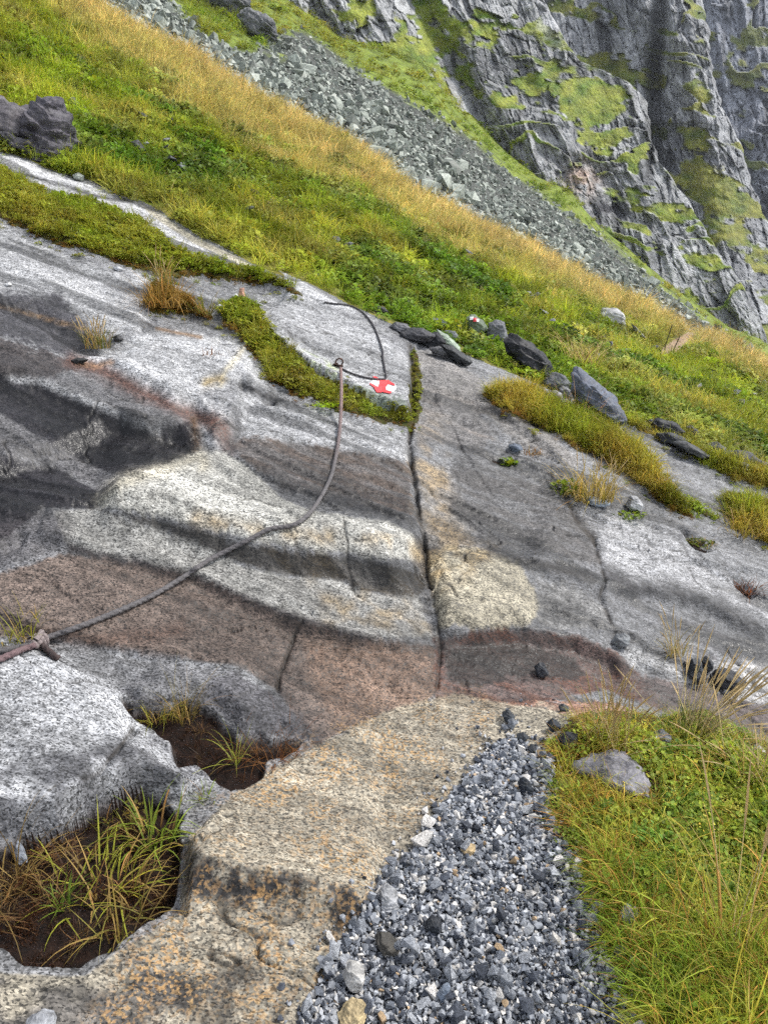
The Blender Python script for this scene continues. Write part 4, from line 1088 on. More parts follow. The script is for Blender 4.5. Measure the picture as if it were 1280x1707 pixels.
def grow_hill():
    r = np.random.default_rng(17)
    m = (reg == 8).astype(np.float32)
    n = 15000
    P, i, j = sample(m, n, r)
    px, py = PX[i, j], PY[i, j]
    sil = np.interp(px, [p[0] for p in SKY_PX], [p[1] for p in SKY_PX])
    d = py - sil
    nz = fbm(P[:, 0] * 0.45, P[:, 1] * 0.45, oct=3, seed=81); n2 = fbm(P[:, 0] * 1.6, P[:, 1] * 1.6, oct=3, seed=82); n3 = fbm(P[:, 0] * 0.9 + 20, P[:, 1] * 0.9, oct=2, seed=83)
    band = np.interp(px, [0, 150, 400, 640, 900, 1100, 1280], [60, 90, 110, 85, 70, 40, 45])
    straw = np.clip(1.15 - d / band + 0.55 * n2 + 0.4 * nz, 0, 1) * 0.9
    straw = np.maximum(straw, np.clip(0.9 * n2 + 0.7 * nz - 0.05 + 0.25 * (px > 950), 0, 0.8) * 0.42)
    deep = np.clip(0.36 + 1.5 * n3 + 0.5 * n2 - 0.9 * straw, 0, 1)
    T = lerp(GREEN, OLIVE, np.clip(0.5 + n2, 0, 1)); T = T * (1 - deep[:, None]) + np.array(DEEP) * 1.3 * deep[:, None]
    T = T * (1 - straw[:, None]) + np.array(STRAW) * straw[:, None]
    T *= r.uniform(0.75, 1.30, (n, 1)) * (1 + 0.75 * fbm(P[:, 0] * 3.0, P[:, 1] * 3.0, oct=2, seed=88))[:, None]
    K = np.where(r.random(n) < 0.25 + 0.75 * deep, r.integers(4, 7, n), r.integers(0, 4, n))
    K = np.where(straw > 0.5, np.where(r.random(n) < 0.6, r.integers(18, 20, n), r.integers(0, 4, n)), K)
    S = (P[:, 1] / 10.0) ** 0.35 * r.uniform(0.7, 1.25, n) * np.where((K >= 4) & (K <= 6), 1.1, 1.0) * (1 + 0.3 * straw)
    S *= np.clip((P[:, 1] - interp(P[:, 0] / P[:, 1], *EDGE)) / 1.5 + 0.5, 0.5, 1)
    R = eulers(r, n, 0.15); R[:, 1] += 0.25          # leaning down the slope
    ok = poly_sd(px, py, [(1092, 592), (1106, 574), (1148, 550), (1160, 556), (1140, 582), (1116, 602), (1096, 604)], 40) < -2
    P, R, S, K, T = P[ok], R[ok], S[ok], K[ok], T[ok]
    scatter('hillside_grass', P, R, S, K, T, 'green and straw-coloured mountain grass covering the hillside')
grow_hill()

def grow_slope():
    r = np.random.default_rng(23); n = 9000
    px = r.uniform(130, 1290, n); py = r.uniform(-15, 600, n)
    sil = np.interp(px, [p[0] for p in SKY_PX], [p[1] for p in SKY_PX]); ft = np.interp(px, foot_x, foot_y)
    ok = (poly_sd(px, py, SCREE_POLY, 200) < -3) & (py < sil) & (py > ft - 12)
    P = [scree_surf(a, b) for a, b in zip(px[ok], py[ok])]; P = np.array([q[:] for q in P if q is not None])[:3200]; n = len(P)
    n2 = fbm(P[:, 0] * 0.15, P[:, 1] * 0.15, oct=3, seed=89)
    T = lerp((0.20, 0.30, 0.03), (0.36, 0.35, 0.05), np.clip(0.45 + 1.2 * n2, 0, 1)) * r.uniform(0.7, 1.3, (n, 1))
    K = np.where(r.random(n) < 0.5, r.integers(4, 7, n), r.integers(0, 4, n))
    scatter('slope_turf', P, eulers(r, n), r.uniform(2.5, 5.0, n), K, T, 'tussocky turf on the green strip under the cliffs')
grow_slope()

def grow_turf():
    r = np.random.default_rng(18)
    tsd = np.maximum.reduce([poly_sd(CX, CY, p, 40) for p in (MOSS_S, MOSS_T, GRASS_1, GRASS_2, GRASS_3, GRASS_4, GRASS_5)])
    m = np.where(reg == 7, 1.0, np.where((reg < 7) & (tsd > -12), 0.10, 0.0)).astype(np.float32); n = 5600
    P, i, j = sample(m, n, r); px, py = PX[i, j], PY[i, j]
    n2 = fbm(P[:, 0] * 3, P[:, 1] * 3, oct=3, seed=84); n3 = fbm(P[:, 0] * 9, P[:, 1] * 9, oct=2, seed=85)
    low = np.zeros(n)
    for poly in (GRASS_1, MOSS_S, GRASS_2, MOSS_T):
        q = np.array(poly); lo = np.interp(px, np.sort(q[:, 0]), [q[np.argsort(q[:, 0])][k, 1] for k in range(len(q))])
        sd = poly_sd(px, py, poly); below = poly_sd(px, py + 9, poly) < 0
        low = np.maximum(low, ((sd > -4) & below).astype(float))
    T = lerp(GREEN, OLIVE, np.clip(0.5 + n2, 0, 1)); T = T * (1 - 0.5 * np.clip(n3, 0, 1)[:, None]) 
    yel = ((poly_sd(px, py, GRASS_2) > 0) | (poly_sd(px, py, GRASS_3) > 0) | (poly_sd(px, py, GRASS_4) > 0)) * np.clip(0.14 + 0.9 * n2 + 0.4 * n3, 0.02, 0.75)
    T = T * (1 - yel[:, None]) + np.array((0.52, 0.43, 0.08)) * yel[:, None]
    red = np.clip(low * 0.8 + 0.35 * n3, 0, 0.9); red = np.maximum(red, (poly_sd(px, py, MOSS_T) > 0) * 0.75)
    T = T * (1 - red[:, None]) + np.array((0.22, 0.10, 0.025)) * red[:, None]
    T *= r.uniform(0.75, 1.25, (n, 1))
    grass = (yel > 0.0)
    K = np.where(grass, np.where(r.random(n) < 0.75, r.integers(0, 4, n), r.integers(7, 10, n)), np.where(r.random(n) < 0.45, r.integers(4, 7, n), np.where(r.random(n) < 0.7, r.integers(7, 10, n), r.integers(0, 4, n))))
    S = r.uniform(0.4, 0.85, n) * np.where(grass, 0.85, 0.72) * np.where(low > 0, 0.6, 1) * np.where((px > 500) & (px < 705), 0.62, 1)
    S *= 0.45 + 0.55 * sstep(-4, 16, tsd[i, j] + r.normal(0, 4, n))
    scatter('turf_plants', P, eulers(r, n), S, K, T, 'moss, leafy herbs and short grass on the turf belts')
grow_turf()

def grow_bank():
    r = np.random.default_rng(19)
    m = (reg == 11).astype(np.float32); n = 2400
    P, i, j = sample(m, n, r); px, py = PX[i, j], PY[i, j]
    stone = poly_sd(px, py, FLAT_STONE, 60) > -6
    n2 = fbm(P[:, 0] * 5, P[:, 1] * 5, oct=3, seed=86); n3 = fbm(P[:, 0] * 14, P[:, 1] * 14, oct=2, seed=87)
    herb = np.clip(sstep(-40, 60, poly_sd(px, py, [(1040, 1235), (1150, 1215), (1320, 1270), (1400, 1500), (1290, 1570), (1150, 1560), (1060, 1450), (1050, 1380), (1095, 1330)], 150)) + 0.4 * n2, 0, 1)
    isherb = r.random(n) < 0.12 + 0.72 * herb
    fl = isherb & (r.random(n) < 0.10) & (herb > 0.4)
    T = lerp((0.22, 0.34, 0.03), (0.43, 0.42, 0.06), np.clip(0.5 + 1.2 * n2 + 0.3 * n3, 0, 1))
    warm = ((px < 1120) & (r.random(n) < 0.2)) | (r.random(n) < 0.12)
    T = np.where(warm[:, None], np.array((0.42, 0.27, 0.06)), T)
    T = np.where(isherb[:, None], lerp((0.15, 0.27, 0.04), (0.36, 0.42, 0.05), np.clip(0.5 + n3, 0, 1)), T)
    T = np.where(fl[:, None], np.array((0.60, 0.56, 0.10)), T)
    T *= r.uniform(0.7, 1.3, (n, 1))
    K = np.where(isherb, r.integers(13, 16, n), r.integers(10, 13, n)); K = np.where(fl, r.integers(16, 18, n), K)
    S = r.uniform(0.55, 1.1, n) * np.where(isherb, 1.0, 0.50 + 0.22 * sstep(1050, 1280, px) * sstep(1350, 1600, py)) * np.interp(P[:, 1], [1.3, 2.4], [1.0, 0.95])
    edge = sstep(0, 45, poly_sd(px, py, BANK, 80)); S *= 0.55 + 0.45 * edge
    P[:, 2] -= 0.01
    ok = ~stone
    scatter('bank_plants', P[ok], eulers(r, n, 0.35)[ok], S[ok], K[ok], T[ok], 'long grass and leafy herbs on the bank beside the gravel')
def grow_peat():
    r = np.random.default_rng(37); m = (reg == 9).astype(np.float32); n = 110
    P, i, j = sample(m, n, r); k = r.random(n)
    T = np.where((k < 0.5)[:, None], np.array((0.10, 0.045, 0.018)), np.where((k < 0.8)[:, None], np.array((0.05, 0.025, 0.012)), np.array((0.22, 0.15, 0.06)))) * r.uniform(0.4, 1.3, (n, 1))
    K = np.where(k < 0.75, r.integers(7, 10, n), r.integers(18, 20, n))
    scatter('peat_litter', P, eulers(r, n, 0.4), r.uniform(0.18, 0.42, n), K, T, 'dead grass and moss litter on the peat')
FLAT_STONE = [(950, 1290), (975, 1272), (1020, 1262), (1045, 1266), (1062, 1290), (1085, 1320), (1080, 1345), (1062, 1342), (1040, 1325), (1000, 1302)]
grow_bank()
grow_peat()

# ------------------------------------------------------------------ boulders and single stones
from mathutils.bvhtree import BVHTree
def star_rock(name, c, ax, ay, az, outline, half, seed, sub=4, facet=0.7, rough=0.05, power=0.55):
    """angular rock: hull of the outline in the (ax, ay) plane about c, thickness along az, then broken and roughened"""
    r = np.random.default_rng(seed); out = np.array(outline, float); n = len(out)
    size = max(np.ptp(out[:, 0]), np.ptp(out[:, 1]))
    pts = [np.c_[out, r.uniform(-0.35, 0.35, n) * half]]
    for sgn in (-1, 1):
        for kk in range(2):
            sel = r.random(n) < 0.6
            if sel.sum() < 3: sel[:3] = True
            q = out[sel] * r.uniform(0.45, 0.85, (sel.sum(), 1))
            pts.append(np.c_[q, sgn * half * r.uniform(0.6, 1.0, len(q))])
    pts = np.concatenate(pts)
    bm = bmesh.new()
    for p in pts: bm.verts.new(p)
    bmesh.ops.convex_hull(bm, input=bm.verts)
    bmesh.ops.delete(bm, geom=[v for v in bm.verts if not v.link_faces], context='VERTS')
    bmesh.ops.bevel(bm, geom=bm.edges[:], offset=size * 0.018, segments=1, affect='EDGES', clamp_overlap=True)
    bmesh.ops.triangulate(bm, faces=bm.faces)
    for it in range({3: 2, 4: 3, 5: 4}[sub]):
        lim = size * (0.22, 0.11, 0.055, 0.03)[it]
        ed = [e for e in bm.edges if e.calc_length() > lim]
        if not ed: break
        bmesh.ops.subdivide_edges(bm, edges=ed, cuts=1)
        bmesh.ops.triangulate(bm, faces=[f for f in bm.faces if len(f.verts) > 3])
    bm.verts.index_update(); bm.normal_update()
    V = np.array([v.co[:] for v in bm.verts]); N = np.array([v.normal[:] for v in bm.verts]); Fc = np.array([[v.index for v in f.verts] for f in bm.faces]); bm.free()
    u = V / size
    d = rough * 0.9 * fbm(u[:, 0] * 5 + seed, u[:, 1] * 5, u[:, 2] * 5, oct=3, seed=seed)
    st = u[:, 1] * 7 + u[:, 0] * 3 + 0.8 * fbm(u[:, 0] * 3, u[:, 1] * 3, u[:, 2] * 3, oct=2, seed=seed + 1); fr = st - np.floor(st)
    d = d + rough * 0.55 * (fr - sstep(0.85, 1.0, fr))          # split along the cleavage
    V = V + N * (d * size)[:, None]
    P = V[:, :1] * np.array(ax) + V[:, 1:2] * np.array(ay) + V[:, 2:] * np.array(az)
    me = mesh_np(name, P, Fc, M_ROCK)
    o = link(name, me); o.location = c
    return o

def boulder(name, outline, colr, label, cat='boulder', thick=0.8, seed=1, sub=4, group=None, far=None, facet=0.7, rough=0.05, sink=0.0, lean=0.25, push=0.0):
    """rock seen with this outline in the photo, standing on the ground at the foot of the outline"""
    q = np.array(outline, float); cx, cy = q.mean(0)
    if push: q = (q - (cx, cy)) * 1.3 + (cx, cy)
    if name == 'boulder': q = (q - (cx, cy)) * 1.12 + (cx, cy)
    foot = (cx, q[:, 1].max() - 0.12 * (q[:, 1].max() - q[:, 1].min()))
    b = surf(*foot) if far is None else far(*foot)
    m, k = ray(cx, cy); t = b.y + push
    c = Vector((m * t, t, CH + k * t - sink))
    s = t / FPX / (CT + (853.5 - cy) / FPX * ST)
    loc = np.stack([(q[:, 0] - cx) * s, (cy - q[:, 1]) * s], -1)
    w = np.ptp(loc[:, 0])
    az = np.array((0, math.cos(lean), math.sin(lean) * 0.0)); ay = np.array((0, lean * 0.6, 1.0))
    o = star_rock(name, c, np.array((1, 0, 0)), ay, np.array((0.12, 1, 0)), loc, thick * min(w, np.ptp(loc[:, 1]) * 1.3) * 0.5, seed, sub, facet, rough)
    o.color = (*colr, 1)
    return tag(o, label, cat, group)

def flat_rock(name, outline, h, colr, label, cat='rock', seed=1, sub=4, group=None, rise=0.0, rough=0.05):
    """low stone whose plan is this outline laid on the ground"""
    pts = np.array([surf(*p)[:] for p in outline]); c = pts.mean(0)
    # plane of the ground there
    A = np.c_[pts[:, :2] - c[:2], np.ones(len(pts))]; g, _, _, _ = np.linalg.lstsq(A, pts[:, 2], rcond=None)
    ax = np.array((1, 0, g[0])); ay = np.array((0, 1, g[1])); az = np.array((-g[0], -g[1], 1.0)); az /= np.linalg.norm(az)
    o = star_rock(name, Vector(c) + Vector(az) * rise, ax, ay, az, pts[:, :2] - c[:2], h, seed, sub, 0.5, rough, 0.45)
    o.color = (*colr, 1)
    return tag(o, label, cat, group)

BLK, SLATE, MIDG, PALE, GRN = (0.013, 0.014, 0.017), (0.095, 0.108, 0.14), (0.13, 0.135, 0.145), (0.45, 0.46, 0.475), (0.11, 0.14, 0.095)
boulder('boulder', [(955, 652), (957, 628), (963, 617), (971, 623), (980, 634), (1000, 645), (1022, 664), (1026, 676), (1042, 700), (1020, 698), (990, 684), (965, 668)], SLATE, 'big pointed blue-grey boulder with a sharp tip on the grassy slope', seed=3, thick=0.8, sub=5, facet=0.8)
boulder('boulder', [(842, 572), (852, 560), (868, 566), (885, 578), (898, 586), (910, 600), (919, 612), (914, 628), (900, 622), (884, 612), (868, 606), (850, 590)], BLK, 'long black wet boulder lying in the grass behind the slabs', seed=8, thick=0.7, sub=5)
boulder('boulder', [(813, 560), (816, 543), (828, 535), (838, 541), (845, 562), (848, 578), (838, 584), (824, 578)], MIDG, 'upright grey cracked boulder touching the long black one', seed=12, thick=0.9, sub=5, facet=0.8)
MARKED = boulder('boulder', [(774, 548), (778, 532), (790, 527), (802, 534), (812, 550), (813, 565), (800, 568), (782, 565)], GRN, 'rounded lichen-green boulder with a small red and white mark on top', seed=17, thick=0.9, sub=5, facet=0.55)
boulder('boulder', [(668, 556), (680, 548), (705, 550), (722, 560), (715, 568), (690, 570), (672, 566)], (0.045, 0.045, 0.050), 'low dark boulder beside the top end of the long joint', seed=21, thick=1.2)
boulder('boulder', [(698, 570), (712, 557), (730, 555), (742, 570), (736, 578), (715, 580)], BLK, 'black humped boulder at the upper end of the grey slab', seed=22, thick=1.0)
boulder('boulder', [(730, 552), (745, 560), (765, 578), (766, 584), (752, 580), (736, 566)], (0.255, 0.306, 0.238), 'pale green lichen-covered rock slanting above the grey slab', 'rock', seed=23, thick=0.9, facet=0.6)
boulder('boulder', [(738, 576), (752, 578), (772, 590), (785, 603), (776, 608), (760, 602), (744, 590)], (0.032, 0.034, 0.036), 'wedge of dark rock pointing down the slab beside the turf', seed=24, thick=0.9)
boulder('boulder', [(708, 537), (722, 530), (740, 534), (744, 545), (726, 548), (712, 545)], SLATE, 'flat blue-grey rock in the grass above the black boulders', 'rock', seed=25, thick=1.4)
boulder('boulder', [(742, 552), (758, 553), (764, 562), (752, 568), (742, 562)], (0.122, 0.130, 0.137), 'small grey rock between the lichen rock and the marked boulder', 'rock', seed=26, thick=1.2)
boulder('boulder', [(906, 636), (912, 626), (925, 621), (940, 628), (950, 640), (944, 650), (925, 648), (910, 644)], (0.086, 0.090, 0.094), 'rounded dark boulder next to the big pointed one', seed=27, thick=1.0)
boulder('stone', [(930, 648), (938, 644), (948, 648), (955, 656), (948, 662), (936, 660)], (0.173, 0.173, 0.176), 'rounded grey stone under the big pointed boulder', 'stone', seed=28, thick=1.0, sub=3)
boulder('stone', [(918, 652), (926, 650), (936, 656), (938, 664), (926, 666), (918, 660)], (0.255, 0.255, 0.264), 'small pale stone left of the stone under the pointed boulder', 'stone', seed=29, thick=1.0, sub=3)
boulder('stone', [(900, 648), (908, 645), (915, 654), (918, 664), (908, 662)], (0.238, 0.246, 0.272), 'small bluish stone by the grass belt below the rounded dark boulder', 'stone', seed=30, thick=1.0, sub=3)
boulder('outcrop', [(996, 526), (1004, 514), (1014, 518), (1028, 515), (1038, 524), (1045, 546), (1036, 549), (1020, 540), (1006, 536)], (0.391, 0.391, 0.387), 'white rock outcrop high in the straw grass', 'rock', seed=33, thick=0.8, facet=0.8)
boulder('rock', [(1049, 538), (1056, 544), (1070, 560), (1083, 570), (1078, 572), (1062, 562)], (0.306, 0.306, 0.315), 'slanting pale rock rib below the white outcrop', 'rock', seed=34, thick=0.9, sub=3)
boulder('rock', [(1034, 582), (1048, 581), (1058, 588), (1066, 594), (1050, 594)], (0.306, 0.297, 0.306), 'flat pale rock in the grass left of the footpath', 'rock', seed=35, thick=1.2, sub=3)
boulder('rock', [(971, 545), (980, 541), (990, 545), (984, 550)], (0.383, 0.383, 0.383), 'small white rock left of the white outcrop', 'rock', seed=36, thick=1.2, sub=3)
boulder('rock', [(1078, 702), (1090, 698), (1110, 700), (1130, 708), (1142, 720), (1130, 728), (1110, 726), (1092, 720)], BLK, 'low black wet rock at the foot of the grassy slope', seed=37, thick=0.9)
boulder('rock', [(1140, 712), (1150, 709), (1165, 720), (1172, 732), (1160, 736), (1146, 728)], (0.036, 0.038, 0.041), 'small black rock right of the low black one', 'rock', seed=38, thick=1.0, sub=3)
boulder('rock', [(1120, 738), (1140, 736), (1165, 750), (1185, 760), (1170, 764), (1145, 754)], (0.050, 0.052, 0.054), 'thin dark rock layer below the two black rocks', 'rock', seed=39, thick=1.2, sub=3)
boulder('rock', [(1208, 756), (1225, 751), (1250, 756), (1275, 770), (1290, 780), (1270, 784), (1240, 776), (1220, 770)], (0.034, 0.035, 0.038), 'dark rock at the picture edge under the green slope', 'rock', seed=40, thick=1.0)
boulder('rock', [(1230, 774), (1240, 770), (1250, 776), (1244, 784), (1234, 782)], (0.194, 0.194, 0.202), 'small grey stone before the dark rock at the picture edge', 'stone', seed=41, thick=1.0, sub=3)
boulder('rock', [(1262, 634), (1270, 630), (1284, 645), (1282, 652), (1270, 644)], (0.306, 0.306, 0.306), 'pale slanting rock at the upper edge of the green slope', 'rock', seed=42, thick=1.0, sub=3)
boulder('rock', [(1236, 648), (1245, 646), (1258, 656), (1262, 660), (1246, 658)], (0.281, 0.281, 0.289), 'pale flat rock in the grass below the slanting pale rock', 'rock', seed=43, thick=1.1, sub=3)
boulder('rock', [(1230, 690), (1238, 685), (1245, 692), (1242, 698), (1233, 697)], (0.108, 0.122, 0.151), 'single blue-grey stone alone in the green slope', 'stone', seed=44, thick=1.1, sub=3)
boulder('rock', [(664, 510), (668, 498), (682, 502), (697, 514), (690, 521), (676, 518)], (0.038, 0.039, 0.045), 'dark angular stone in bright grass above the marked block', 'stone', seed=45, thick=1.1, sub=3)
boulder('rock', [(620, 516), (628, 510), (642, 513), (648, 520), (636, 524), (624, 522)], (0.034, 0.034, 0.036), 'dark flat stone at the grass edge behind the upper rope', 'stone', seed=46, thick=1.1, sub=3)
boulder('rock', [(619, 478), (628, 466), (637, 476), (634, 486), (624, 486)], (0.045, 0.045, 0.050), 'small dark stone alone in the green above the upper rope', 'stone', seed=47, thick=1.1, sub=3)
boulder('rock', [(522, 458), (534, 456), (540, 463), (530, 466)], (0.144, 0.144, 0.158), 'small grey stone in the turf above the end of the white strip', 'stone', seed=48, thick=1.1, sub=3)
boulder('rock', [(295, 276), (302, 271), (314, 280), (318, 288), (308, 290)], (0.173, 0.180, 0.209), 'flat blue-grey stone lying in the middle of the green slope', 'stone', seed=49, thick=1.1, sub=3)
boulder('rock', [(724, 420), (730, 416), (738, 421), (733, 426)], (0.306, 0.306, 0.323), 'pale stone at the lower edge of the straw band', 'stone', seed=50, thick=1.1, sub=3)
boulder('rock', [(112, 166), (124, 163), (142, 176), (146, 186), (132, 182), (120, 176)], (0.194, 0.194, 0.205), 'grey rock patch in the green beside the dark outcrop', 'rock', seed=51, thick=1.0, sub=3)
boulder('rock', [(150, 212), (160, 208), (172, 220), (164, 226)], (0.194, 0.194, 0.209), 'grey stone below the grey rock patch', 'stone', seed=52, thick=1.0, sub=3)
boulder('rock', [(222, 238), (230, 234), (244, 250), (250, 264), (240, 262), (230, 250)], (0.045, 0.045, 0.047), 'dark broken rock half hidden in the green slope', 'rock', seed=53, thick=0.9, sub=3)
boulder('rock', [(280, 200), (288, 194), (297, 204), (292, 214), (283, 210)], (0.041, 0.041, 0.045), 'small black rock in the green under the straw band', 'stone', seed=54, thick=0.9, sub=3)
boulder('rock', [(122, 292), (132, 288), (142, 294), (138, 302), (126, 300)], (0.194, 0.209, 0.187), 'lichen-grey stone at the upper edge of the white strip', 'stone', seed=55, thick=1.0, sub=3)
boulder('outcrop', [(62, 212), (68, 198), (84, 184), (98, 180), (104, 212), (99, 264), (84, 268), (68, 256), (60, 236)], (0.075, 0.070, 0.082), 'dark jointed rock outcrop with a plumb face in the grass', 'rock', seed=64, thick=1.5, sub=5, rough=0.13, sink=0.02, push=0.15)
boulder('outcrop', [(-60, 186), (0, 181), (30, 186), (56, 200), (66, 214), (64, 236), (40, 226), (10, 214), (-60, 215)], (0.10, 0.092, 0.10), 'low layered rock outcrop left of the plumb-faced one', 'rock', seed=59, thick=1.8, sub=5, rough=0.14, sink=0.02, push=0.15)
boulder('outcrop', [(18, 222), (40, 228), (66, 238), (72, 256), (50, 250), (28, 236)], (0.085, 0.08, 0.088), 'dark broken ledge under the two outcrops', 'rock', seed=58, thick=1.6, sub=5, rough=0.09, sink=0.02, push=0.1)
boulder('rock', [(-20, 192), (2, 190), (10, 203), (10, 214), (-20, 216)], (0.180, 0.209, 0.180), 'pale lichen-covered stone before the dark jointed outcrop', 'stone', seed=61, thick=1.0, sub=3)
boulder('stone', [(396, 497), (400, 480), (407, 480), (409, 494), (405, 500)], (0.357, 0.204, 0.145), 'salmon-pink upright stone on the slab below the turf', 'stone', seed=62, thick=1.0, sub=3)
boulder('stone', [(387, 492), (394, 489), (399, 494), (394, 499)], (0.468, 0.468, 0.459), 'white pebble beside the salmon-pink stone', 'stone', seed=63, thick=1.0, sub=3)
boulder('stone', [(360, 510), (367, 507), (372, 511), (366, 515)], (0.442, 0.442, 0.442), 'white pebble at the upper tip of the moss strip', 'stone', seed=64, thick=1.0, sub=3)
boulder('stone', [(188, 446), (198, 444), (207, 449), (200, 453)], (0.340, 0.348, 0.365), 'grey stone under the turf at the top of the left slab', 'stone', seed=65, thick=1.0, sub=3)
boulder('stone', [(10, 472), (17, 470), (20, 475), (13, 477)], (0.468, 0.468, 0.468), 'white pebble alone on the left slab', 'stone', seed=66, thick=1.0, sub=3)
boulder('stone', [(188, 562), (198, 558), (206, 566), (196, 570)], (0.036, 0.036, 0.038), 'dark stone beside the brown tuft on the left slab', 'stone', seed=67, thick=1.0, sub=3)
boulder('stone', [(118, 601), (130, 596), (148, 599), (140, 605), (126, 606)], (0.023, 0.023, 0.023), 'flat black stone in the wet runnel below the brown tuft', 'stone', seed=68, thick=1.0, sub=3)
boulder('stone', [(847, 742), (856, 739), (868, 742), (872, 750), (858, 754), (849, 750)], (0.094, 0.112, 0.144), 'small blue stone on the grey slab near the grass belt', 'stone', seed=69, thick=1.0, sub=3)
boulder('stone', [(976, 828), (990, 829), (1005, 834), (1019, 841), (1006, 845), (988, 843), (978, 838)], (0.230, 0.264, 0.306), 'thin pale blue slate leaning on the yellow tuft', 'stone', seed=70, thick=0.8, sub=3)
boulder('stone', [(1042, 842), (1050, 826), (1060, 827), (1073, 842), (1068, 852), (1052, 850)], (0.281, 0.285, 0.293), 'grey three-cornered stone right of the yellow tuft', 'stone', seed=71, thick=0.9, sub=4, facet=0.85)
boulder('stone', [(890, 1112), (897, 1104), (907, 1106), (914, 1122), (908, 1130), (896, 1128)], (0.029, 0.032, 0.038), 'dark stone alone on the rust-stained slab', 'stone', seed=72, thick=0.9, sub=4, facet=0.85)
boulder('stone', [(1020, 1070), (1026, 1060), (1040, 1055), (1050, 1062), (1048, 1072), (1034, 1078)], (0.158, 0.166, 0.173), 'grey flaky stone at the lower end of the second crack', 'stone', seed=73, thick=0.9, sub=4, facet=0.85)
boulder('stone', [(1143, 1112), (1152, 1098), (1165, 1100), (1172, 1118), (1168, 1130), (1150, 1128)], (0.027, 0.031, 0.036), 'black stone, upper one of the heap behind the stalks', 'stone', seed=74, thick=0.9, facet=0.85)
boulder('stone', [(1168, 1100), (1178, 1094), (1190, 1106), (1188, 1118), (1174, 1120)], (0.032, 0.034, 0.038), 'black stone, highest of the heap behind the stalks', 'stone', seed=75, thick=0.9, facet=0.85)
boulder('stone', [(1180, 1128), (1195, 1116), (1220, 1118), (1246, 1138), (1240, 1148), (1210, 1146), (1190, 1142)], (0.027, 0.028, 0.032), 'long black stone, largest of the heap behind the stalks', 'stone', seed=76, thick=0.8, facet=0.85)
boulder('stone', [(1140, 1102), (1150, 1098), (1155, 1106), (1146, 1112)], (0.357, 0.315, 0.289), 'pinkish pebble on the black heap behind the stalks', 'stone', seed=77, thick=1.0, sub=3)
boulder('stone', [(1150, 1125), (1165, 1122), (1175, 1135), (1160, 1142)], (0.025, 0.027, 0.032), 'black stone, lowest of the heap behind the stalks', 'stone', seed=78, thick=0.9, sub=3)
boulder('stone', [(930, 1178), (938, 1174), (949, 1180), (946, 1188), (934, 1188)], (0.034, 0.038, 0.045), 'black stone on the pink edge above the gravel', 'stone', seed=79, thick=0.9, sub=3)
boulder('stone', [(836, 1190), (846, 1184), (858, 1192), (856, 1203), (842, 1204)], (0.029, 0.034, 0.041), 'black stone on the light rock at the tip of the gravel', 'stone', seed=80, thick=0.9, sub=3)
boulder('stone', [(846, 1200), (853, 1195), (862, 1204), (855, 1216), (847, 1212)], (0.144, 0.158, 0.180), 'grey-blue stone just below the black one at the gravel tip', 'stone', seed=81, thick=0.9, sub=3)
boulder('stone', [(910, 1208), (920, 1198), (934, 1206), (934, 1217), (918, 1218)], (0.023, 0.029, 0.038), 'shiny blue-black stone between gravel tip and grass', 'stone', seed=82, thick=0.9, sub=3)
boulder('stone', [(930, 1232), (942, 1219), (962, 1224), (962, 1240), (945, 1246)], (0.027, 0.029, 0.034), 'large dark stone at the grass edge above the gravel', 'stone', seed=83, thick=0.9, facet=0.85)
boulder('stone', [(860, 1226), (872, 1222), (882, 1230), (872, 1236)], (0.036, 0.041, 0.047), 'dark flat stone on the sandy rock above the gravel', 'stone', seed=84, thick=0.9, sub=3)
boulder('stone', [(878, 1246), (888, 1242), (896, 1250), (886, 1256)], (0.034, 0.038, 0.045), 'dark stone at the very top of the gravel', 'stone', seed=85, thick=0.9, sub=3)
boulder('stone', [(1075, 1230), (1084, 1221), (1096, 1228), (1096, 1241), (1082, 1243)], (0.425, 0.416, 0.391), 'white stone sitting in the grass between the two tall tufts', 'stone', seed=86, thick=0.9, sub=3)
boulder('stone', [(1090, 1224), (1103, 1216), (1118, 1226), (1115, 1240), (1098, 1242)], (0.137, 0.144, 0.155), 'grey stone behind the white one between the tall tufts', 'stone', seed=87, thick=0.9, sub=3)
boulder('stone', [(1250, 1250), (1262, 1240), (1276, 1252), (1270, 1264), (1254, 1262)], (0.357, 0.340, 0.323), 'pale stone among straw at the edge of the bank', 'stone', seed=88, thick=0.9, sub=3)
flat_rock('stone', FLAT_STONE, 0.022, (0.17, 0.165, 0.178), 'flat purplish-grey stone embedded in the grass of the bank', 'stone', seed=90, sub=5, rise=0.028)
boulder('stone', [(1033, 1520), (1045, 1508), (1062, 1515), (1066, 1535), (1050, 1542), (1036, 1535)], (0.255, 0.264, 0.281), 'pale grey stone in the grass edge, larger of two', 'stone', seed=91, thick=0.9, facet=0.85)
boulder('stone', [(985, 1508), (996, 1497), (1006, 1504), (1004, 1520), (990, 1522)], (0.230, 0.246, 0.272), 'grey stone in the grass edge, smaller of two', 'stone', seed=92, thick=0.9, sub=3)
boulder('stone', [(1080, 1600), (1092, 1590), (1104, 1600), (1098, 1610), (1084, 1610)], (0.306, 0.315, 0.323), 'pale stone deep in the grass near the bottom', 'stone', seed=93, thick=0.9, sub=3)
boulder('stone', [(1022, 1582), (1034, 1576), (1046, 1588), (1042, 1602), (1028, 1600)], (0.094, 0.101, 0.108), 'dark round stone at the foot of the grass', 'stone', seed=94, thick=0.9, sub=3)
boulder('stone', [(24, 1412), (30, 1402), (40, 1418), (45, 1438), (34, 1444)], (0.204, 0.221, 0.255), 'bluish upright sliver of stone in the lower peat hollow', 'stone', seed=95, thick=0.6, sub=3)
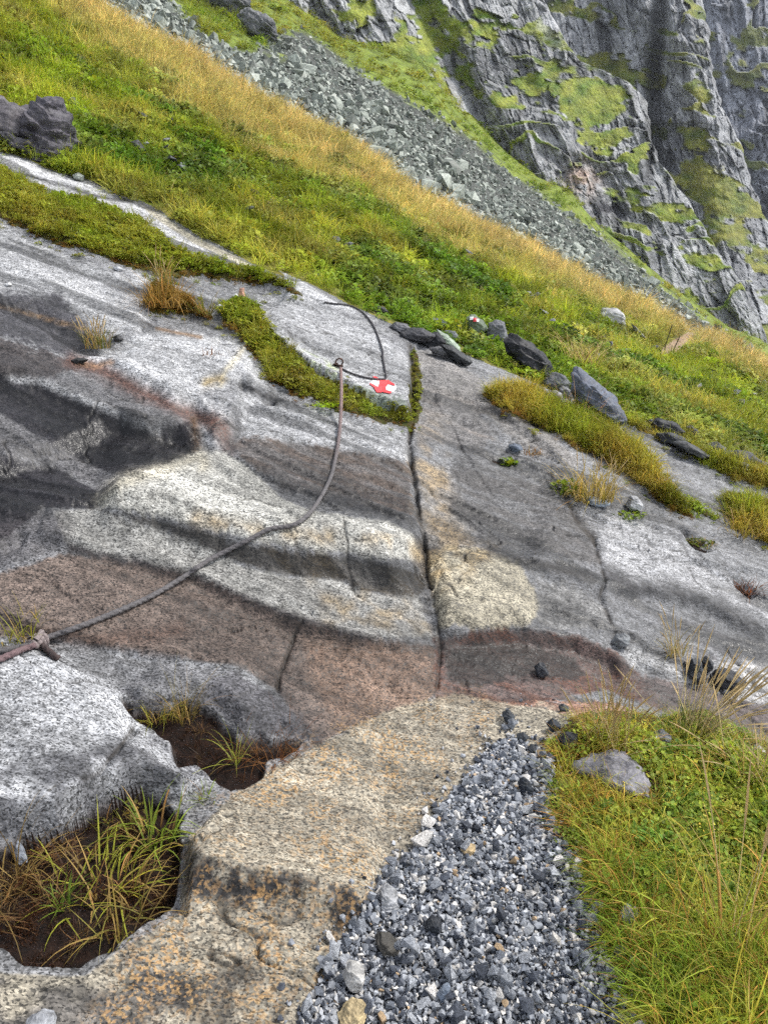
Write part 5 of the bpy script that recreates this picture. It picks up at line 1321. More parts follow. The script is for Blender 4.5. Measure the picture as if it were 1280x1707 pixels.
boulder('stone', [(45, 1700), (62, 1690), (88, 1694), (92, 1715), (60, 1722)], (0.281, 0.289, 0.306), 'grey stone cut by the bottom edge on the near rock', 'stone', seed=96, thick=0.8, sub=3)
boulder('stone', [(630, 1502), (636, 1478), (648, 1473), (662, 1490), (667, 1512), (655, 1520), (636, 1518)], (0.289, 0.293, 0.302), 'blocky pale grey stone, tallest at the left gravel edge', 'stone', seed=97, thick=0.9, facet=0.85)
boulder('stone', [(571, 1628), (578, 1606), (588, 1600), (607, 1614), (608, 1634), (596, 1657), (584, 1648)], (0.374, 0.365, 0.348), 'whitish upright stone at the left gravel edge', 'stone', seed=98, thick=0.8, facet=0.85)
boulder('stone', [(563, 1692), (580, 1674), (606, 1670), (612, 1690), (606, 1712), (575, 1716)], (0.399, 0.315, 0.178), 'large ochre stone at the bottom of the gravel', 'stone', seed=99, thick=0.9, facet=0.8)
boulder('stone', [(624, 1562), (636, 1554), (652, 1564), (667, 1585), (658, 1590), (640, 1580)], (0.054, 0.050, 0.043), 'dark brown slate in the left gravel edge', 'stone', seed=100, thick=0.8, facet=0.85)
boulder('stone', [(706, 1542), (718, 1530), (734, 1532), (736, 1548), (722, 1558), (710, 1552)], (0.025, 0.028, 0.034), 'black stone in the middle of the gravel', 'stone', seed=101, thick=0.9, facet=0.85)
boulder('stone', [(767, 1415), (778, 1409), (792, 1410), (791, 1420), (780, 1427)], (0.408, 0.306, 0.170), 'ochre stone in the upper middle of the gravel', 'stone', seed=102, thick=0.9, facet=0.85)
boulder('stone', [(862, 1302), (872, 1293), (884, 1308), (892, 1324), (880, 1326), (868, 1316)], (0.023, 0.028, 0.036), 'long blue-black stone in the upper gravel', 'stone', seed=103, thick=0.8, facet=0.85)
boulder('stone', [(728, 1660), (738, 1642), (750, 1640), (748, 1660), (738, 1672)], (0.187, 0.221, 0.272), 'long blue slate in the lower gravel', 'stone', seed=104, thick=0.8, facet=0.85)
boulder('boulder', [(650, 545), (660, 538), (678, 541), (684, 549), (668, 553)], (0.12, 0.12, 0.128), 'flat grey boulder above the low dark one at the joint', seed=120, thick=1.2)
boulder('boulder', [(745, 540), (756, 536), (770, 543), (768, 553), (752, 551)], (0.15, 0.155, 0.165), 'flat grey boulder left of the marked lichen boulder', seed=121, thick=1.2)
boulder('boulder', [(715, 580), (732, 578), (748, 588), (744, 596), (724, 592)], (0.10, 0.10, 0.105), 'grey wedge under the black humped boulder', seed=122, thick=1.0)
boulder('boulder', [(1095, 724), (1115, 722), (1140, 730), (1150, 742), (1125, 742), (1102, 735)], (0.03, 0.032, 0.036), 'black slab under the low black wet rock', seed=123, thick=1.1)
boulder('boulder', [(1180, 742), (1195, 738), (1210, 748), (1206, 758), (1188, 754)], (0.05, 0.052, 0.058), 'small dark slab between the thin layer and the picture edge', seed=124, thick=1.1)
# outcrops high on the far slope
boulder('outcrop', [(345, -25), (352, 6), (375, 22), (402, 30), (418, 10), (412, -25)], (0.086, 0.090, 0.094), 'dark rock outcrop in the green above the scree, upper of two', 'rock', seed=110, thick=0.8, sub=5, far=lambda a, b: scree_surf(a, b), rough=0.12)
boulder('outcrop', [(398, 26), (405, 46), (425, 62), (444, 68), (458, 60), (460, 42), (440, 28), (415, 18)], (0.122, 0.126, 0.130), 'grey rock outcrop above the scree, lower of two', 'rock', seed=111, thick=0.8, sub=5, far=lambda a, b: scree_surf(a, b), rough=0.12)

rs = np.random.default_rng(77)
for i in range(26):
    a, b = rs.uniform(150, 1250), rs.uniform(60, 700)
    sl = np.interp(a, [p[0] for p in SKY_PX], [p[1] for p in SKY_PX])
    b = sl + rs.uniform(60, 230)
    q = surf(a, b)
    if q.y < interp(q.x / q.y, *EDGE) + 0.8: continue
    sz = q.y / FPX * rs.uniform(9, 17)
    one_stone('stone', (q.x, q.y, q.z + 0.12 + 0.1 * sz), sz * 1.5, np.array((0.17, 0.175, 0.185)) * rs.uniform(0.4, 1.3), 'small grey stone half buried in the hillside grass', 'stone', 'small stones half buried in the hillside grass', rs, rot=(rs.normal(0, 0.3), 0.3, rs.uniform(0, 6)), scale=(1.2, 1, 0.7))

# ------------------------------------------------------------------ gravel
def build_gravel():
    r = np.random.default_rng(29)
    m = (reg == 10).astype(np.float32)
    # even over the ground, not over the picture
    P0, i, j = sample(m / np.maximum(CELL_AT, 1e-6), 18500, r)
    S = 0.0108 * np.exp(r.normal(0, 0.48, len(P0)))
    S = np.clip(S, 0.006, 0.055)
    px, py = PX[i, j], PY[i, j]
    side = np.clip(1 - poly_sd(px, py, GRAVEL, 80) / 60, 0, 1) * (px < 760)
    S *= (1 + 0.5 * side * r.random(len(S))) * np.interp(P0[:, 1], [1.3, 2.6], [1.0, 1.15])
    P0[:, 2] += S * r.uniform(-0.1, 0.4, len(S)) + 0.003
    # stragglers on the rock and in the grass edge
    ring = (np.exp(-np.abs(np.minimum(poly_sd(PX, PY, GRAVEL, 120), 0)) / 16) * (poly_sd(PX, PY, GRAVEL, 120) < 0)).astype(np.float32)
    Pe, ie, je = sample(ring / np.maximum(CELL_AT, 1e-6), 420, r)
    Se = np.clip(0.012 * np.exp(r.normal(0, 0.5, len(Pe))), 0.005, 0.035); Pe[:, 2] += Se * 0.15 + 0.002
    P0 = np.concatenate([P0, Pe]); S = np.concatenate([S, Se])
    k = r.random(len(P0)); t = r.random(len(P0))[:, None]
    C1 = np.array((0.12, 0.135, 0.162)) * (1 - t) + np.array((0.43, 0.445, 0.47)) * t
    C1 = np.where((k < 0.18)[:, None], np.array((0.055, 0.062, 0.078)) * (0.7 + t), C1)
    C1 = np.where((k > 0.86)[:, None], np.array((0.60, 0.575, 0.54)) * (0.8 + 0.4 * t), C1)
    C1 = np.where((k > 0.985)[:, None], np.array((0.42, 0.30, 0.18)), C1)
    order = np.argsort(-S / P0[:, 1]); big, rest = order[:300], order[300:]
    stone_mass('gravel', P0[rest], S[rest] * 1.15, C1[rest], 'grey crushed gravel of the path', r)
    for q in big:
        one_stone('gravel_stone', P0[q] + np.array((0, 0, 0.3 * S[q])), S[q] * 1.1, C1[q], 'angular piece of crushed stone lying in the grey gravel path', 'stone', 'larger stones of the gravel path', r)
CELL_AT = np.zeros(GX.shape); CELL_AT[:-1, :-1] = CELL / (np.abs(DU[..., 0] * DV[..., 1] - DU[..., 1] * DV[..., 0]) + 1e-12)
build_gravel()

# ------------------------------------------------------------------ ropes
def rope_mat():
    m, nt, bs = new_mat('weathered_rope'); g = G(nt)
    P = g.n('ShaderNodeTexCoord').outputs['Object']
    n = g.noise(P, 160, 3, 0.6)
    c = g.scale_c(g.attr('Col').outputs['Color'], g.mapr(n, 0.3, 0.7, 0.55, 1.5))
    nt.links.new(c, bs.inputs['Base Color']); bs.inputs['Roughness'].default_value = 0.9
    nt.links.new(g.bump(n, 0.6, 0.002), bs.inputs['Normal'])
    return m
M_ROPE = rope_mat()

def smooth_path(pts, n):
    """Catmull-Rom through the points, evenly resampled"""
    P = np.array(pts, float); P = np.vstack([2 * P[0] - P[1], P, 2 * P[-1] - P[-2]])
    out = []
    for i in range(1, len(P) - 2):
        t = np.linspace(0, 1, 24, endpoint=False)[:, None]
        a, b, c, d = P[i - 1], P[i], P[i + 1], P[i + 2]
        out.append(0.5 * ((2 * b) + (-a + c) * t + (2 * a - 5 * b + 4 * c - d) * t ** 2 + (-a + 3 * b - 3 * c + d) * t ** 3))
    Q = np.vstack(out + [P[-2:-1]])
    s = np.concatenate([[0], np.cumsum(np.linalg.norm(np.diff(Q, axis=0), axis=1))])
    u = np.linspace(0, s[-1], n)
    return np.stack([np.interp(u, s, Q[:, k]) for k in range(Q.shape[1])], -1)

def lay(pxpts, lift, n=120, tight=9):
    """path over the ground along these photo points: stretched over the dips"""
    Q = smooth_path(pxpts, n)
    T = []
    for a, b in Q:
        T.append(surf(a, b, lift(a, b) if callable(lift) else lift).y)
    T = np.array(T); w = np.ones(tight) / tight
    Ts = np.convolve(np.pad(T, tight // 2, mode='edge'), w, 'valid')
    T = np.minimum(T, Ts)
    Ts = np.convolve(np.pad(T, 2, mode='edge'), np.ones(5) / 5, 'valid')
    m, k = ray(Q[:, 0], Q[:, 1])
    return np.stack([m * Ts, Ts, CH + k * Ts], -1)

def tube(name, path, radius, colfun, parent=None, twist=70.0, seg=12, lay_amt=0.24, strands=3):
    P = np.array(path); n = len(P)
    T = np.gradient(P, axis=0); T /= np.linalg.norm(T, axis=1, keepdims=True) + 1e-12
    up = np.array((0.0, 0.0, 1.0)); U = np.empty_like(P)
    prev = np.cross(T[0], up); prev /= np.linalg.norm(prev) + 1e-9
    for i in range(n):
        prev = prev - T[i] * prev.dot(T[i]); prev /= np.linalg.norm(prev) + 1e-9; U[i] = prev
    W = np.cross(T, U)
    s = np.concatenate([[0], np.cumsum(np.linalg.norm(np.diff(P, axis=0), axis=1))])
    a = np.linspace(0, 2 * np.pi, seg, endpoint=False)
    rad = radius * (1 - lay_amt + lay_amt * np.abs(np.cos(strands * 0.5 * (a[None, :] - twist * s[:, None]))) * 1.3)
    V = P[:, None] + U[:, None] * (np.cos(a) * rad)[..., None] + W[:, None] * (np.sin(a) * rad)[..., None]
    ii, jj = np.meshgrid(np.arange(n - 1), np.arange(seg), indexing='ij')
    q = np.stack([ii * seg + jj, (ii + 1) * seg + jj, (ii + 1) * seg + (jj + 1) % seg, ii * seg + (jj + 1) % seg], -1).reshape(-1, 4)
    me = mesh_np(name, V.reshape(-1, 3), q, M_ROPE, True)
    put_col(me, np.repeat(colfun(np.linspace(0, 1, n)), seg, 0))
    return link(name, me, parent)

ROPE_C = np.array((0.105, 0.098, 0.100))
def rope_col(u):
    k = np.clip((u - 0.78) / 0.15, 0, 1)[:, None]
    return ROPE_C * (1 - k) + np.array((0.20, 0.135, 0.125)) * k
main_path = lay([(62, 1073), (80, 1063), (150, 1038), (240, 1000), (300, 966), (350, 933), (415, 900), (450, 882), (490, 875), (520, 851), (547, 806), (558, 770), (566, 720), (569, 660), (568, 613)], lambda a, b: 0.014 + 0.085 * math.exp(-((b - 665) / 26) ** 2), 700, 61)
rope = tube('rope', main_path, 0.0108, rope_col)
tag(rope, 'thick grey fixed rope sagging from the knot up to the iron anchor', 'rope')
k0 = main_path[0]; dirk = main_path[8] - main_path[0]; dirk /= np.linalg.norm(dirk)
left_a = lay([(-160, 1118), (-60, 1102), (0, 1086), (40, 1078), (66, 1072)], 0.014, 140, 9)
left_b = lay([(-160, 1150), (-60, 1122), (0, 1099), (40, 1082), (62, 1075)], 0.014, 140, 9)
tube('strand', left_a, 0.0115, lambda u: np.repeat(ROPE_C[None] * 0.75, len(u), 0), rope)
tube('strand', left_b, 0.0115, lambda u: np.repeat(np.array((0.13, 0.085, 0.088))[None], len(u), 0), rope)
tail = lay([(66, 1072), (76, 1080), (86, 1089), (98, 1099)], 0.014, 60, 5)
tube('rope_tail', tail, 0.0115, lambda u: np.repeat(np.array((0.045, 0.03, 0.028))[None], len(u), 0), rope)
# the knot: turns of rope wrapped round the standing part
side = np.cross(dirk, (0, 0, 1)); side /= np.linalg.norm(side); upk = np.cross(side, dirk)
th = np.linspace(0, 2 * np.pi * 3.6, 260)
kc = k0 + dirk * 0.005
wrap = kc + dirk[None] * (np.linspace(-0.028, 0.032, 260))[:, None] + (np.cos(th) * 0.0200)[:, None] * side[None] + (np.sin(th) * 0.0200)[:, None] * upk[None]
tube('knot', wrap, 0.0105, lambda u: np.repeat(np.array((0.19, 0.155, 0.15))[None], len(u), 0), rope, 40)
loop = kc + np.array([dirk * (-0.02 + 0.05 * math.sin(t)) + side * 0.014 * math.cos(t * 1.3) + upk * (0.026 + 0.008 * math.sin(2 * t)) for t in np.linspace(0, 3.2, 80)])
tube('knot_loop', loop, 0.0105, lambda u: np.repeat(np.array((0.20, 0.165, 0.16))[None], len(u), 0), rope, 40)

up1 = lay([(568, 613), (580, 620), (600, 627), (622, 631.5), (640, 632), (644, 629)], 0.010, 140, 21)
up2 = lay([(644, 630), (641, 612), (638, 596), (638, 586), (632, 566), (625, 548), (618, 536), (610, 526), (602, 519), (590, 512), (576, 508), (556, 506), (540, 504)], 0.010, 260, 9)
rope2 = tube('rope', np.vstack([up1[:-2], up2[2:]]), 0.0068, lambda u: np.repeat(np.array((0.045, 0.042, 0.046))[None], len(u), 0))
tag(rope2, 'thin black rope from the iron anchor up across the marked block', 'rope')

# anchor: iron eye bolt in the rock
def metal_mat():
    m, nt, bs = new_mat('rusty_iron'); g = G(nt)
    P = g.n('ShaderNodeTexCoord').outputs['Object']; n = g.noise(P, 90, 4)
    nt.links.new(g.mixc(g.mapr(n, 0.4, 0.6, 0, 1), (0.05, 0.05, 0.052), (0.13, 0.06, 0.035)), bs.inputs['Base Color'])
    bs.inputs['Metallic'].default_value = 0.7; bs.inputs['Roughness'].default_value = 0.55
    return m
M_IRON = metal_mat()
def bm_obj(name, fn, mat, parent=None):
    bm = bmesh.new(); fn(bm); me = bpy.data.meshes.new(name); bm.to_mesh(me); bm.free(); me.materials.append(mat)
    return link(name, me, parent)
ap = surf(563, 611)
anch = bpy.data.objects.new('anchor_bolt', None); COL.objects.link(anch); anch.location = ap
tag(anch, 'iron eye bolt fixed in the pale block where the ropes meet', 'anchor')
def ring_fn(bm):
    for i in range(20):
        a = 2 * math.pi * i / 20
        for jx in range(8):
            b = 2 * math.pi * jx / 8
            rr = 0.026 + 0.006 * math.cos(b)
            bm.verts.new((rr * math.cos(a), 0.006 * math.sin(b), 0.03 + rr * math.sin(a)))
    bm.verts.ensure_lookup_table()
    for i in range(20):
        for jx in range(8):
            bm.faces.new([bm.verts[i * 8 + jx], bm.verts[((i + 1) % 20) * 8 + jx], bm.verts[((i + 1) % 20) * 8 + (jx + 1) % 8], bm.verts[i * 8 + (jx + 1) % 8]])
def stem_fn(bm):
    bmesh.ops.create_cone(bm, cap_ends=True, segments=12, radius1=0.009, radius2=0.009, depth=0.07)
def plate_fn(bm):
    bmesh.ops.create_cube(bm, size=1.0); bmesh.ops.scale(bm, vec=(0.07, 0.05, 0.008), verts=bm.verts)
    bmesh.ops.bevel(bm, geom=bm.edges[:], offset=0.003, segments=2, affect='EDGES')
e = bm_obj('eye_ring', ring_fn, M_IRON, anch); e.rotation_euler = (0.2, 0.3, 0.5)
e = bm_obj('bolt_stem', stem_fn, M_IRON, anch); e.location = (0, 0, -0.01); e.rotation_euler = (-0.2, -0.2, 0)
e = bm_obj('anchor_plate', plate_fn, M_IRON, anch); e.location = (0, 0, 0.006); e.rotation_euler = (-0.3, 0.25, 0.3)

# ------------------------------------------------------------------ painted trail marks
def paint_mat(name, c):
    m, nt, bs = new_mat(name); g = G(nt)
    P = g.n('ShaderNodeTexCoord').outputs['Object']
    n = g.noise(P, 60, 4, 0.65)
    nt.links.new(g.scale_c(g.mixc(1.0, c, c), g.mapr(n, 0.3, 0.7, 0.78, 1.12)), bs.inputs['Base Color'])
    bs.inputs['Roughness'].default_value = 0.6
    nt.links.new(g.bump(n, 0.3, 0.003), bs.inputs['Normal'])
    return m
M_RED = paint_mat('red_paint', (0.62, 0.028, 0.035)); M_WHITE = paint_mat('white_paint', (0.80, 0.80, 0.79))
def paint_patch(name, polys, lift, mat, parent):
    """thin coat of paint following the rock under these outlines (photo pixels)"""
    V, Fc, idx = [], [], {}
    h = 0.8
    for poly in polys:
        q = np.array(poly); x0, y0 = q.min(0) - 1; x1, y1 = q.max(0) + 1
        gx, gy = np.meshgrid(np.arange(x0, x1, h), np.arange(y0, y1, h), indexing='ij')
        ins = poly_sd(gx + h / 2, gy + h / 2, poly, 20) > 0
        for a, b in zip(*np.nonzero(ins)):
            f = []
            for da, db in ((0, 0), (1, 0), (1, 1), (0, 1)):
                key = (round(x0 + (a + da) * h, 2), round(y0 + (b + db) * h, 2))
                if key not in idx:
                    idx[key] = len(V); V.append(surf(key[0], key[1], lift)[:])
                f.append(idx[key])
            Fc.append(f)
    me = mesh_np(name, np.array(V), np.array(Fc), mat, True)
    return link(name, me, parent)
Z = lambda pts: [(520 + x / 5.818, 480 + y / 5.818) for x, y in pts]
mk = bpy.data.objects.new('trail_mark', None); COL.objects.link(mk)
tag(mk, 'red and white painted trail mark on the pale raised block', 'trail mark')
paint_patch('white_paint', [Z([(566, 930), (580, 898), (645, 886), (722, 888), (803, 935), (820, 968), (797, 1006), (730, 1000), (640, 975)])], 0.004, M_WHITE, mk)
paint_patch('red_paint', [Z([(655, 893), (742, 893), (806, 938), (800, 950), (740, 930), (722, 950), (714, 985), (772, 1005), (762, 1024), (690, 1010), (628, 1012), (598, 962), (556, 930), (566, 918), (640, 958), (657, 920)]),
                          Z([(586, 858), (620, 858), (664, 888), (640, 898)])], 0.008, M_RED, mk)

dep = bpy.context.evaluated_depsgraph_get()
def small_mark():
    """mark on the lichen boulder: a red square between two white ones"""
    me = MARKED.data; M = Matrix.Translation(MARKED.location)
    bv = BVHTree.FromPolygons([M @ v.co for v in me.vertices], [list(p.vertices) for p in me.polygons])
    root = bpy.data.objects.new('trail_mark', None); COL.objects.link(root)
    tag(root, 'small red and white painted mark on the lichen-green boulder', 'trail mark')
    def hit(px, py):
        a = (px - 640) / FPX; v = (853.5 - py) / FPX
        d = Vector((a, CT + v * ST, -ST + v * CT)).normalized()
        h = bv.ray_cast(Vector((0, 0, CH)), d, 100)
        return None if h[0] is None else h[0] - d * 0.012
    for nm, x0, x1, y0, y1, mat in (('white_paint', 783, 789, 528.0, 533, M_WHITE), ('red_paint', 788.5, 794.5, 530, 536, M_RED), ('white_paint', 794, 798, 531.5, 536, M_WHITE)):
        V, Fc, idx = [], [], {}
        n = 7
        for a in range(n):
            for b in range(n):
                f = []
                for da, db in ((0, 0), (1, 0), (1, 1), (0, 1)):
                    key = (a + da, b + db)
                    if key not in idx:
                        p = hit(x0 + (x1 - x0) * key[0] / n, y0 + (y1 - y0) * key[1] / n + 0.35 * (x0 - 783) * 0 )
                        idx[key] = -1 if p is None else len(V)
                        if p is not None: V.append(p[:])
                    f.append(idx[key])
                if -1 not in f: Fc.append(f)
        if Fc: link(nm, mesh_np(nm, np.array(V), np.array(Fc), mat, True), root)
small_mark()

# ------------------------------------------------------------------ footpath on the far slope
def far_path():
    o = paint_patch('path', [[(1098, 592), (1106, 579), (1122, 567), (1136, 559), (1150, 552), (1158, 556), (1146, 568), (1134, 580), (1120, 592), (1106, 599)]], 0.03, soil_mat('path_earth', (0.25, 0.165, 0.10), (0.36, 0.265, 0.19), 0.9, 6), None)
    struct(o, 'short stretch of brown footpath crossing the far grass shoulder')
far_path()

# ------------------------------------------------------------------ single plants
def tuft(px, py, n, radius, length, lean, droop, width, tint, label, dry=0.3, stalks=0, stalk_len=0.4, stalk_lean=0.3, single=False, seed=0, stalk_dir=None, cat='grass', name='grass_tuft', leaf=0, leaf_size=0.03, dz=0.0, dry_tint=(0.36, 0.25, 0.08)):
    r = np.random.default_rng(seed + 500)
    p = surf(px, py)
    root = bpy.data.objects.new(name, None); COL.objects.link(root); root.location = (p.x, p.y, p.z - 0.004 + dz)
    tag(root, label, cat)
    def part(nm, V, Fc, C, t):
        me = mesh_np(nm, V, Fc, M_PLANT); put_col(me, C); o = link(nm, me, root); o.color = (*t, 1); return o
    nd = int(n * dry)
    for cnt, t, nm in ((n - nd, tint, 'blade'), (nd, dry_tint, 'dry_blade')):
        if cnt <= 0: continue
        V, Fc, s = blades(r, cnt, radius, length, lean, droop, width, 6)
        C = blade_cols(r, cnt, s, 0.1)
        if single:
            k = V.shape[1]
            for b in range(cnt):
                part(nm, V[b], Fc[:6], C[b * k:(b + 1) * k], t)
        else:
            part(nm + 's', V.reshape(-1, 3), Fc, C, t)
    if leaf:
        V, Fc, C = leaf_cluster(r, leaf, radius, leaf_size, length * 0.7); part('leaves', V, Fc, C, tint)
    for b in range(stalks):
        az = r.uniform(0, 6.28) if stalk_dir is None else r.normal(stalk_dir, 0.55)
        L = stalk_len * r.uniform(0.6, 1.1); le = abs(r.normal(stalk_lean, 0.28)); dr = r.uniform(0.05, 0.4)
        s = np.linspace(0, 1, 9); ang = le + dr * s ** 2
        hx = np.concatenate([[0], np.cumsum(np.sin(ang[1:]) * L / 8)]); hz = np.concatenate([[0], np.cumsum(np.cos(ang[1:]) * L / 8)])
        b0 = r.normal(0, radius * 0.5, 2)
        ctr = np.stack([b0[0] + hx * math.cos(az), b0[1] + hx * math.sin(az), hz], -1)
        w = 0.0014 * np.interp(s, [0, 0.75, 1.0], [1.1, 0.8, 0.5])
        V = []
        for i in range(9):
            for q in range(4):
                a = math.pi / 2 * q; V.append(ctr[i] + w[i] * np.array((math.cos(a), math.sin(a), 0)))
        Fc = [[i * 4 + q, i * 4 + (q + 1) % 4, (i + 1) * 4 + (q + 1) % 4, (i + 1) * 4 + q] for i in range(8) for q in range(4)]
        br = r.uniform(0.75, 1.2)
        so = part('seed_stalk', np.array(V), np.array(Fc), np.ones((36, 3)) * br, (0.62, 0.52, 0.26))
        hw = 0.0036 * np.array([0.3, 1.0, 0.8, 0.15]); V = []
        for i in range(4):
            for q in range(4):
                a = math.pi / 2 * q + 0.5; V.append(ctr[5 + i] + hw[i] * np.array((math.cos(a), math.sin(a), 0)))
        ho = part('seed_head', np.array(V), np.array([[i * 4 + q, i * 4 + (q + 1) % 4, (i + 1) * 4 + (q + 1) % 4, (i + 1) * 4 + q] for i in range(3) for q in range(4)]), np.ones((16, 3)) * br, (0.58, 0.44, 0.22))
        ho.parent = so
    return root

YG = (0.34, 0.36, 0.045); GG = (0.22, 0.30, 0.035); OR = (0.27, 0.135, 0.03)
tuft(165, 1480, 110, 0.11, 0.145, 0.75, 1.15, 0.0050, YG, 'large arching sedge tuft in the middle of the lower peat hollow', 0.4, single=True, seed=1)
tuft(255, 1400, 70, 0.06, 0.14, 0.45, 1.4, 0.0055, GG, 'dense green sedge tuft at the far rim of the lower peat hollow', 0.3, single=True, seed=2)
tuft(205, 1545, 40, 0.06, 0.18, 0.8, 0.9, 0.004, (0.24, 0.22, 0.05), 'sparse yellow sedge at the near end of the lower peat hollow', 0.5, single=True, seed=3)
tuft(15, 1480, 60, 0.06, 0.20, 0.6, 1.1, 0.003, (0.25, 0.16, 0.05), 'brownish fine tuft at the picture edge of the lower peat hollow', 0.6, single=True, seed=4)
tuft(105, 1510, 22, 0.02, 0.09, 0.5, 0.8, 0.004, (0.16, 0.26, 0.03), 'small bright green sprig left of the large sedge tuft', 0.05, single=True, seed=5)
tuft(190, 1365, 90, 0.09, 0.06, 0.6, 0.9, 0.003, (0.15, 0.14, 0.02), 'low mossy fringe under the far rim of the lower peat hollow', 0.4, seed=6, leaf=60, leaf_size=0.014)
tuft(262, 1196, 70, 0.05, 0.11, 0.5, 1.0, 0.003, (0.24, 0.24, 0.03), 'yellow-green tuft at the left end of the upper peat hollow', 0.35, single=True, seed=7)
tuft(308, 1200, 80, 0.035, 0.15, 0.35, 0.8, 0.0022, (0.25, 0.21, 0.05), 'fine upright straw-tipped tuft in the upper peat hollow', 0.5, single=True, seed=8)
tuft(392, 1272, 16, 0.012, 0.14, 0.5, 0.9, 0.0045, (0.30, 0.32, 0.05), 'small pale green sprig in the bottom of the upper peat hollow', 0.2, single=True, seed=9)
tuft(452, 1245, 160, 0.11, 0.12, 1.2, 0.3, 0.0022, (0.20, 0.085, 0.025), 'flattened rust-brown grass mat at the right end of the upper peat hollow', 0.4, seed=10, dry_tint=(0.26, 0.12, 0.04))
tuft(345, 1332, 26, 0.025, 0.05, 0.6, 0.8, 0.003, GG, 'tiny green sprig in the joint between the two peat hollows', 0.2, single=True, seed=11)
tuft(40, 1066, 60, 0.07, 0.12, 0.5, 0.9, 0.004, (0.24, 0.25, 0.03), 'yellow-green tuft behind the rope knot', 0.35, single=True, seed=12)
tuft(163, 580, 90, 0.075, 0.17, 0.35, 0.8, 0.005, (0.12, 0.13, 0.02), 'brown and green tuft standing in the runnel of the left slab', 0.4, stalks=16, stalk_len=0.22, seed=13)
tuft(270, 512, 170, 0.13, 0.26, 0.5, 1.1, 0.006, (0.27, 0.17, 0.04), 'orange-brown drooping tuft on the ledge of the left slab', 0.55, seed=14, dry_tint=(0.40, 0.24, 0.06))
tuft(272, 478, 90, 0.08, 0.20, 0.4, 0.9, 0.006, (0.15, 0.18, 0.025), 'green tuft just above the orange-brown one', 0.35, stalks=10, stalk_len=0.3, seed=15)
tuft(340, 525, 70, 0.06, 0.17, 0.6, 1.0, 0.006, (0.16, 0.16, 0.03), 'olive tuft hanging over at the end of the brown turf', 0.3, seed=16)
tuft(350, 590, 70, 0.07, 0.05, 0.9, 0.6, 0.004, (0.18, 0.075, 0.02), 'rusty dry moss cushion on the slab under the vein', 0.5, seed=17, dry_tint=(0.25, 0.11, 0.03))
tuft(543, 676, 120, 0.085, 0.03, 0.5, 0.6, 0.006, (0.36, 0.52, 0.02), 'bright lime-green moss cushion below the anchor', 0.0, leaf=60, leaf_size=0.02, seed=40, name='moss_cushion', cat='moss')
tuft(440, 548, 90, 0.07, 0.03, 0.5, 0.6, 0.006, (0.36, 0.52, 0.02), 'bright lime-green moss cushion at the bend of the moss strip', 0.0, leaf=50, leaf_size=0.02, seed=41, name='moss_cushion', cat='moss')
tuft(985, 832, 210, 0.13, 0.24, 0.4, 1.0, 0.006, (0.34, 0.27, 0.05), 'bushy yellow grass tuft alone on the grey slab', 0.5, stalks=14, stalk_len=0.32, seed=18, dry_tint=(0.46, 0.35, 0.13))
tuft(940, 822, 60, 0.10, 0.12, 0.5, 0.9, 0.006, (0.17, 0.23, 0.025), 'green leafy plant left of the bushy yellow tuft', 0.1, leaf=60, leaf_size=0.04, seed=19, name='leafy_plant', cat='plant')
tuft(848, 776, 20, 0.05, 0.06, 0.5, 0.9, 0.005, (0.18, 0.27, 0.02), 'small bright leafy plant in the brown slot of the grey slab', 0.1, leaf=60, leaf_size=0.035, seed=20, name='leafy_plant', cat='plant')
tuft(885, 756, 60, 0.06, 0.05, 0.6, 0.8, 0.005, OR, 'rusty moss cushion right of the small blue stone', 0.4, seed=21)
tuft(1165, 908, 70, 0.09, 0.05, 0.6, 0.8, 0.005, (0.12, 0.15, 0.02), 'green and brown plant filling the slot in the right slab', 0.5, leaf=70, leaf_size=0.03, seed=22, name='leafy_plant', cat='plant')
tuft(1045, 860, 30, 0.10, 0.04, 0.6, 0.8, 0.005, (0.18, 0.26, 0.02), 'low green herbs below the three-cornered stone', 0.2, leaf=70, leaf_size=0.03, seed=23, name='leafy_plant', cat='plant')
tuft(1125, 1092, 60, 0.045, 0.11, 0.4, 0.8, 0.003, (0.30, 0.26, 0.06), 'small yellow tuft on the slab above the black heap', 0.4, stalks=12, stalk_len=0.24, seed=24, single=True)
tuft(1240, 890, 120, 0.12, 0.18, 0.5, 1.0, 0.006, (0.30, 0.25, 0.04), 'yellow tuft in the joint at the right slab edge', 0.4, seed=25)
tuft(1245, 985, 80, 0.08, 0.08, 0.8, 0.7, 0.005, (0.13, 0.05, 0.02), 'rust-brown moss in the slit at the right slab edge', 0.4, seed=26, dry_tint=(0.2, 0.08, 0.03))
tuft(968, 612, 170, 0.16, 0.42, 0.5, 1.1, 0.008, (0.44, 0.36, 0.13), 'pale straw tuft standing out in the green slope above the pointed boulder', 0.5, seed=27, dry_tint=(0.52, 0.42, 0.2))
tuft(960, 690, 150, 0.16, 0.26, 0.9, 0.6, 0.006, (0.42, 0.27, 0.12), 'pinkish straw tuft flattened under the pointed boulder', 0.6, seed=28, dry_tint=(0.5, 0.33, 0.17))
tuft(1012, 1245, 110, 0.075, 0.17, 0.3, 0.7, 0.0030, (0.25, 0.26, 0.035), 'upright tuft with seed stalks at the upper edge of the bank', 0.4, stalks=34, stalk_len=0.30, stalk_lean=0.28, seed=29, single=True)
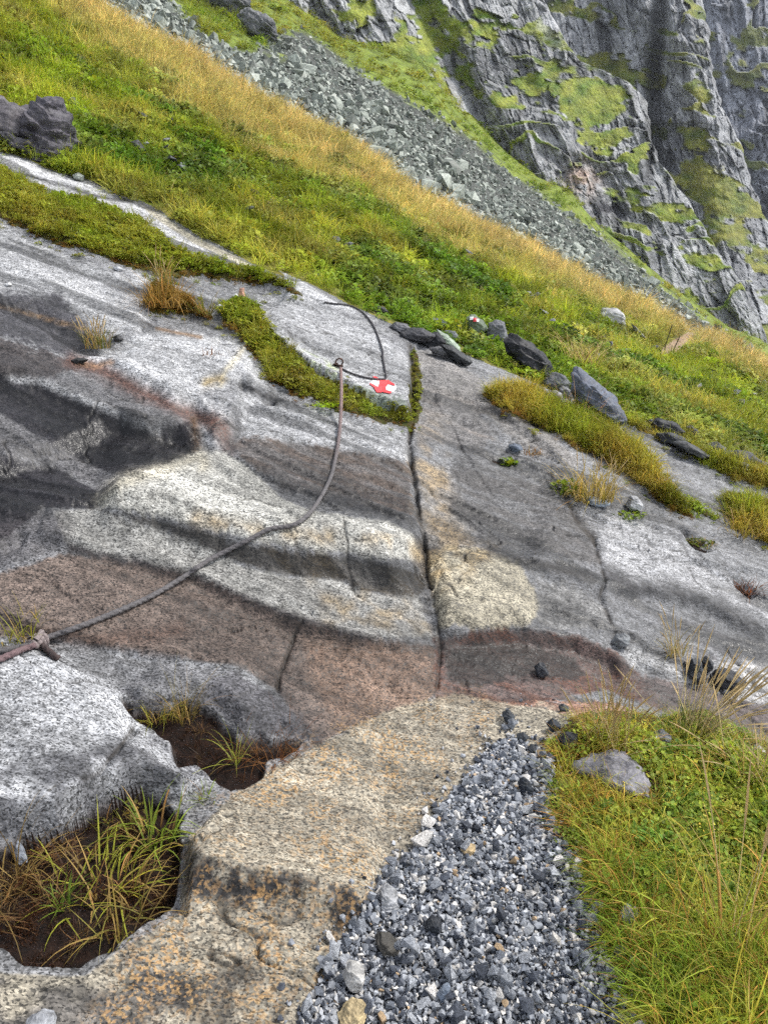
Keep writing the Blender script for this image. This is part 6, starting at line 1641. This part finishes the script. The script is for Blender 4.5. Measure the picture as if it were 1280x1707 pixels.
tuft(1150, 1235, 100, 0.05, 0.14, 0.35, 0.8, 0.0035, (0.085, 0.12, 0.015), 'dark green tuft with long straw stalks fanning to the right', 0.15, stalks=60, stalk_len=0.42, stalk_lean=0.75, seed=30, single=True, stalk_dir=0.35)
tuft(1262, 1300, 120, 0.08, 0.16, 0.7, 0.6, 0.0028, (0.36, 0.30, 0.10), 'straw-coloured tuft at the right edge of the bank', 0.5, stalks=24, stalk_len=0.28, stalk_lean=0.8, seed=31, single=True)
tuft(1215, 1600, 60, 0.06, 0.30, 0.3, 0.8, 0.004, (0.26, 0.26, 0.04), 'long pale grass with one tall stalk near the bottom corner', 0.4, stalks=6, stalk_len=0.55, stalk_lean=0.25, seed=32, single=True)
for q, (a, b, lb) in enumerate(((1106, 586, 'taller thin dark dry stalk in the grass by the footpath'), (1120, 592, 'shorter thin dark dry stalk in the grass by the footpath'))):
    t0 = surf(a, b)
    hgt = (0.36, 0.24)[q]
    me_o = tube('stalk', np.array([t0 + Vector((0.015 * k, 0, hgt * k / 6 - 0.05 + 0.1 * (k > 0))) for k in range(7)]), 0.009, lambda u: np.repeat(np.array((0.07, 0.06, 0.03))[None], len(u), 0), None, seg=6)
    tag(me_o, lb, 'plant')

# ------------------------------------------------------------------ mountain air
def build_haze():
    me = bpy.data.meshes.new('haze'); bm = bmesh.new(); bmesh.ops.create_cube(bm, size=1.0)
    bmesh.ops.scale(bm, vec=(640, 460, 460), verts=bm.verts); bm.to_mesh(me); bm.free()
    m = bpy.data.materials.new('mountain_air'); m.use_nodes = True; nt = m.node_tree; nt.nodes.clear()
    out = nt.nodes.new('ShaderNodeOutputMaterial'); v = nt.nodes.new('ShaderNodeVolumePrincipled')
    v.inputs['Color'].default_value = (0.86, 0.91, 1.0, 1); v.inputs['Density'].default_value = 0.00022
    nt.links.new(v.outputs[0], out.inputs['Volume'])
    me.materials.append(m)
    o = link('haze', me); o.location = (0, 190, 60); o['kind'] = 'stuff'; o['label'] = 'thin bluish mountain haze'
build_haze()
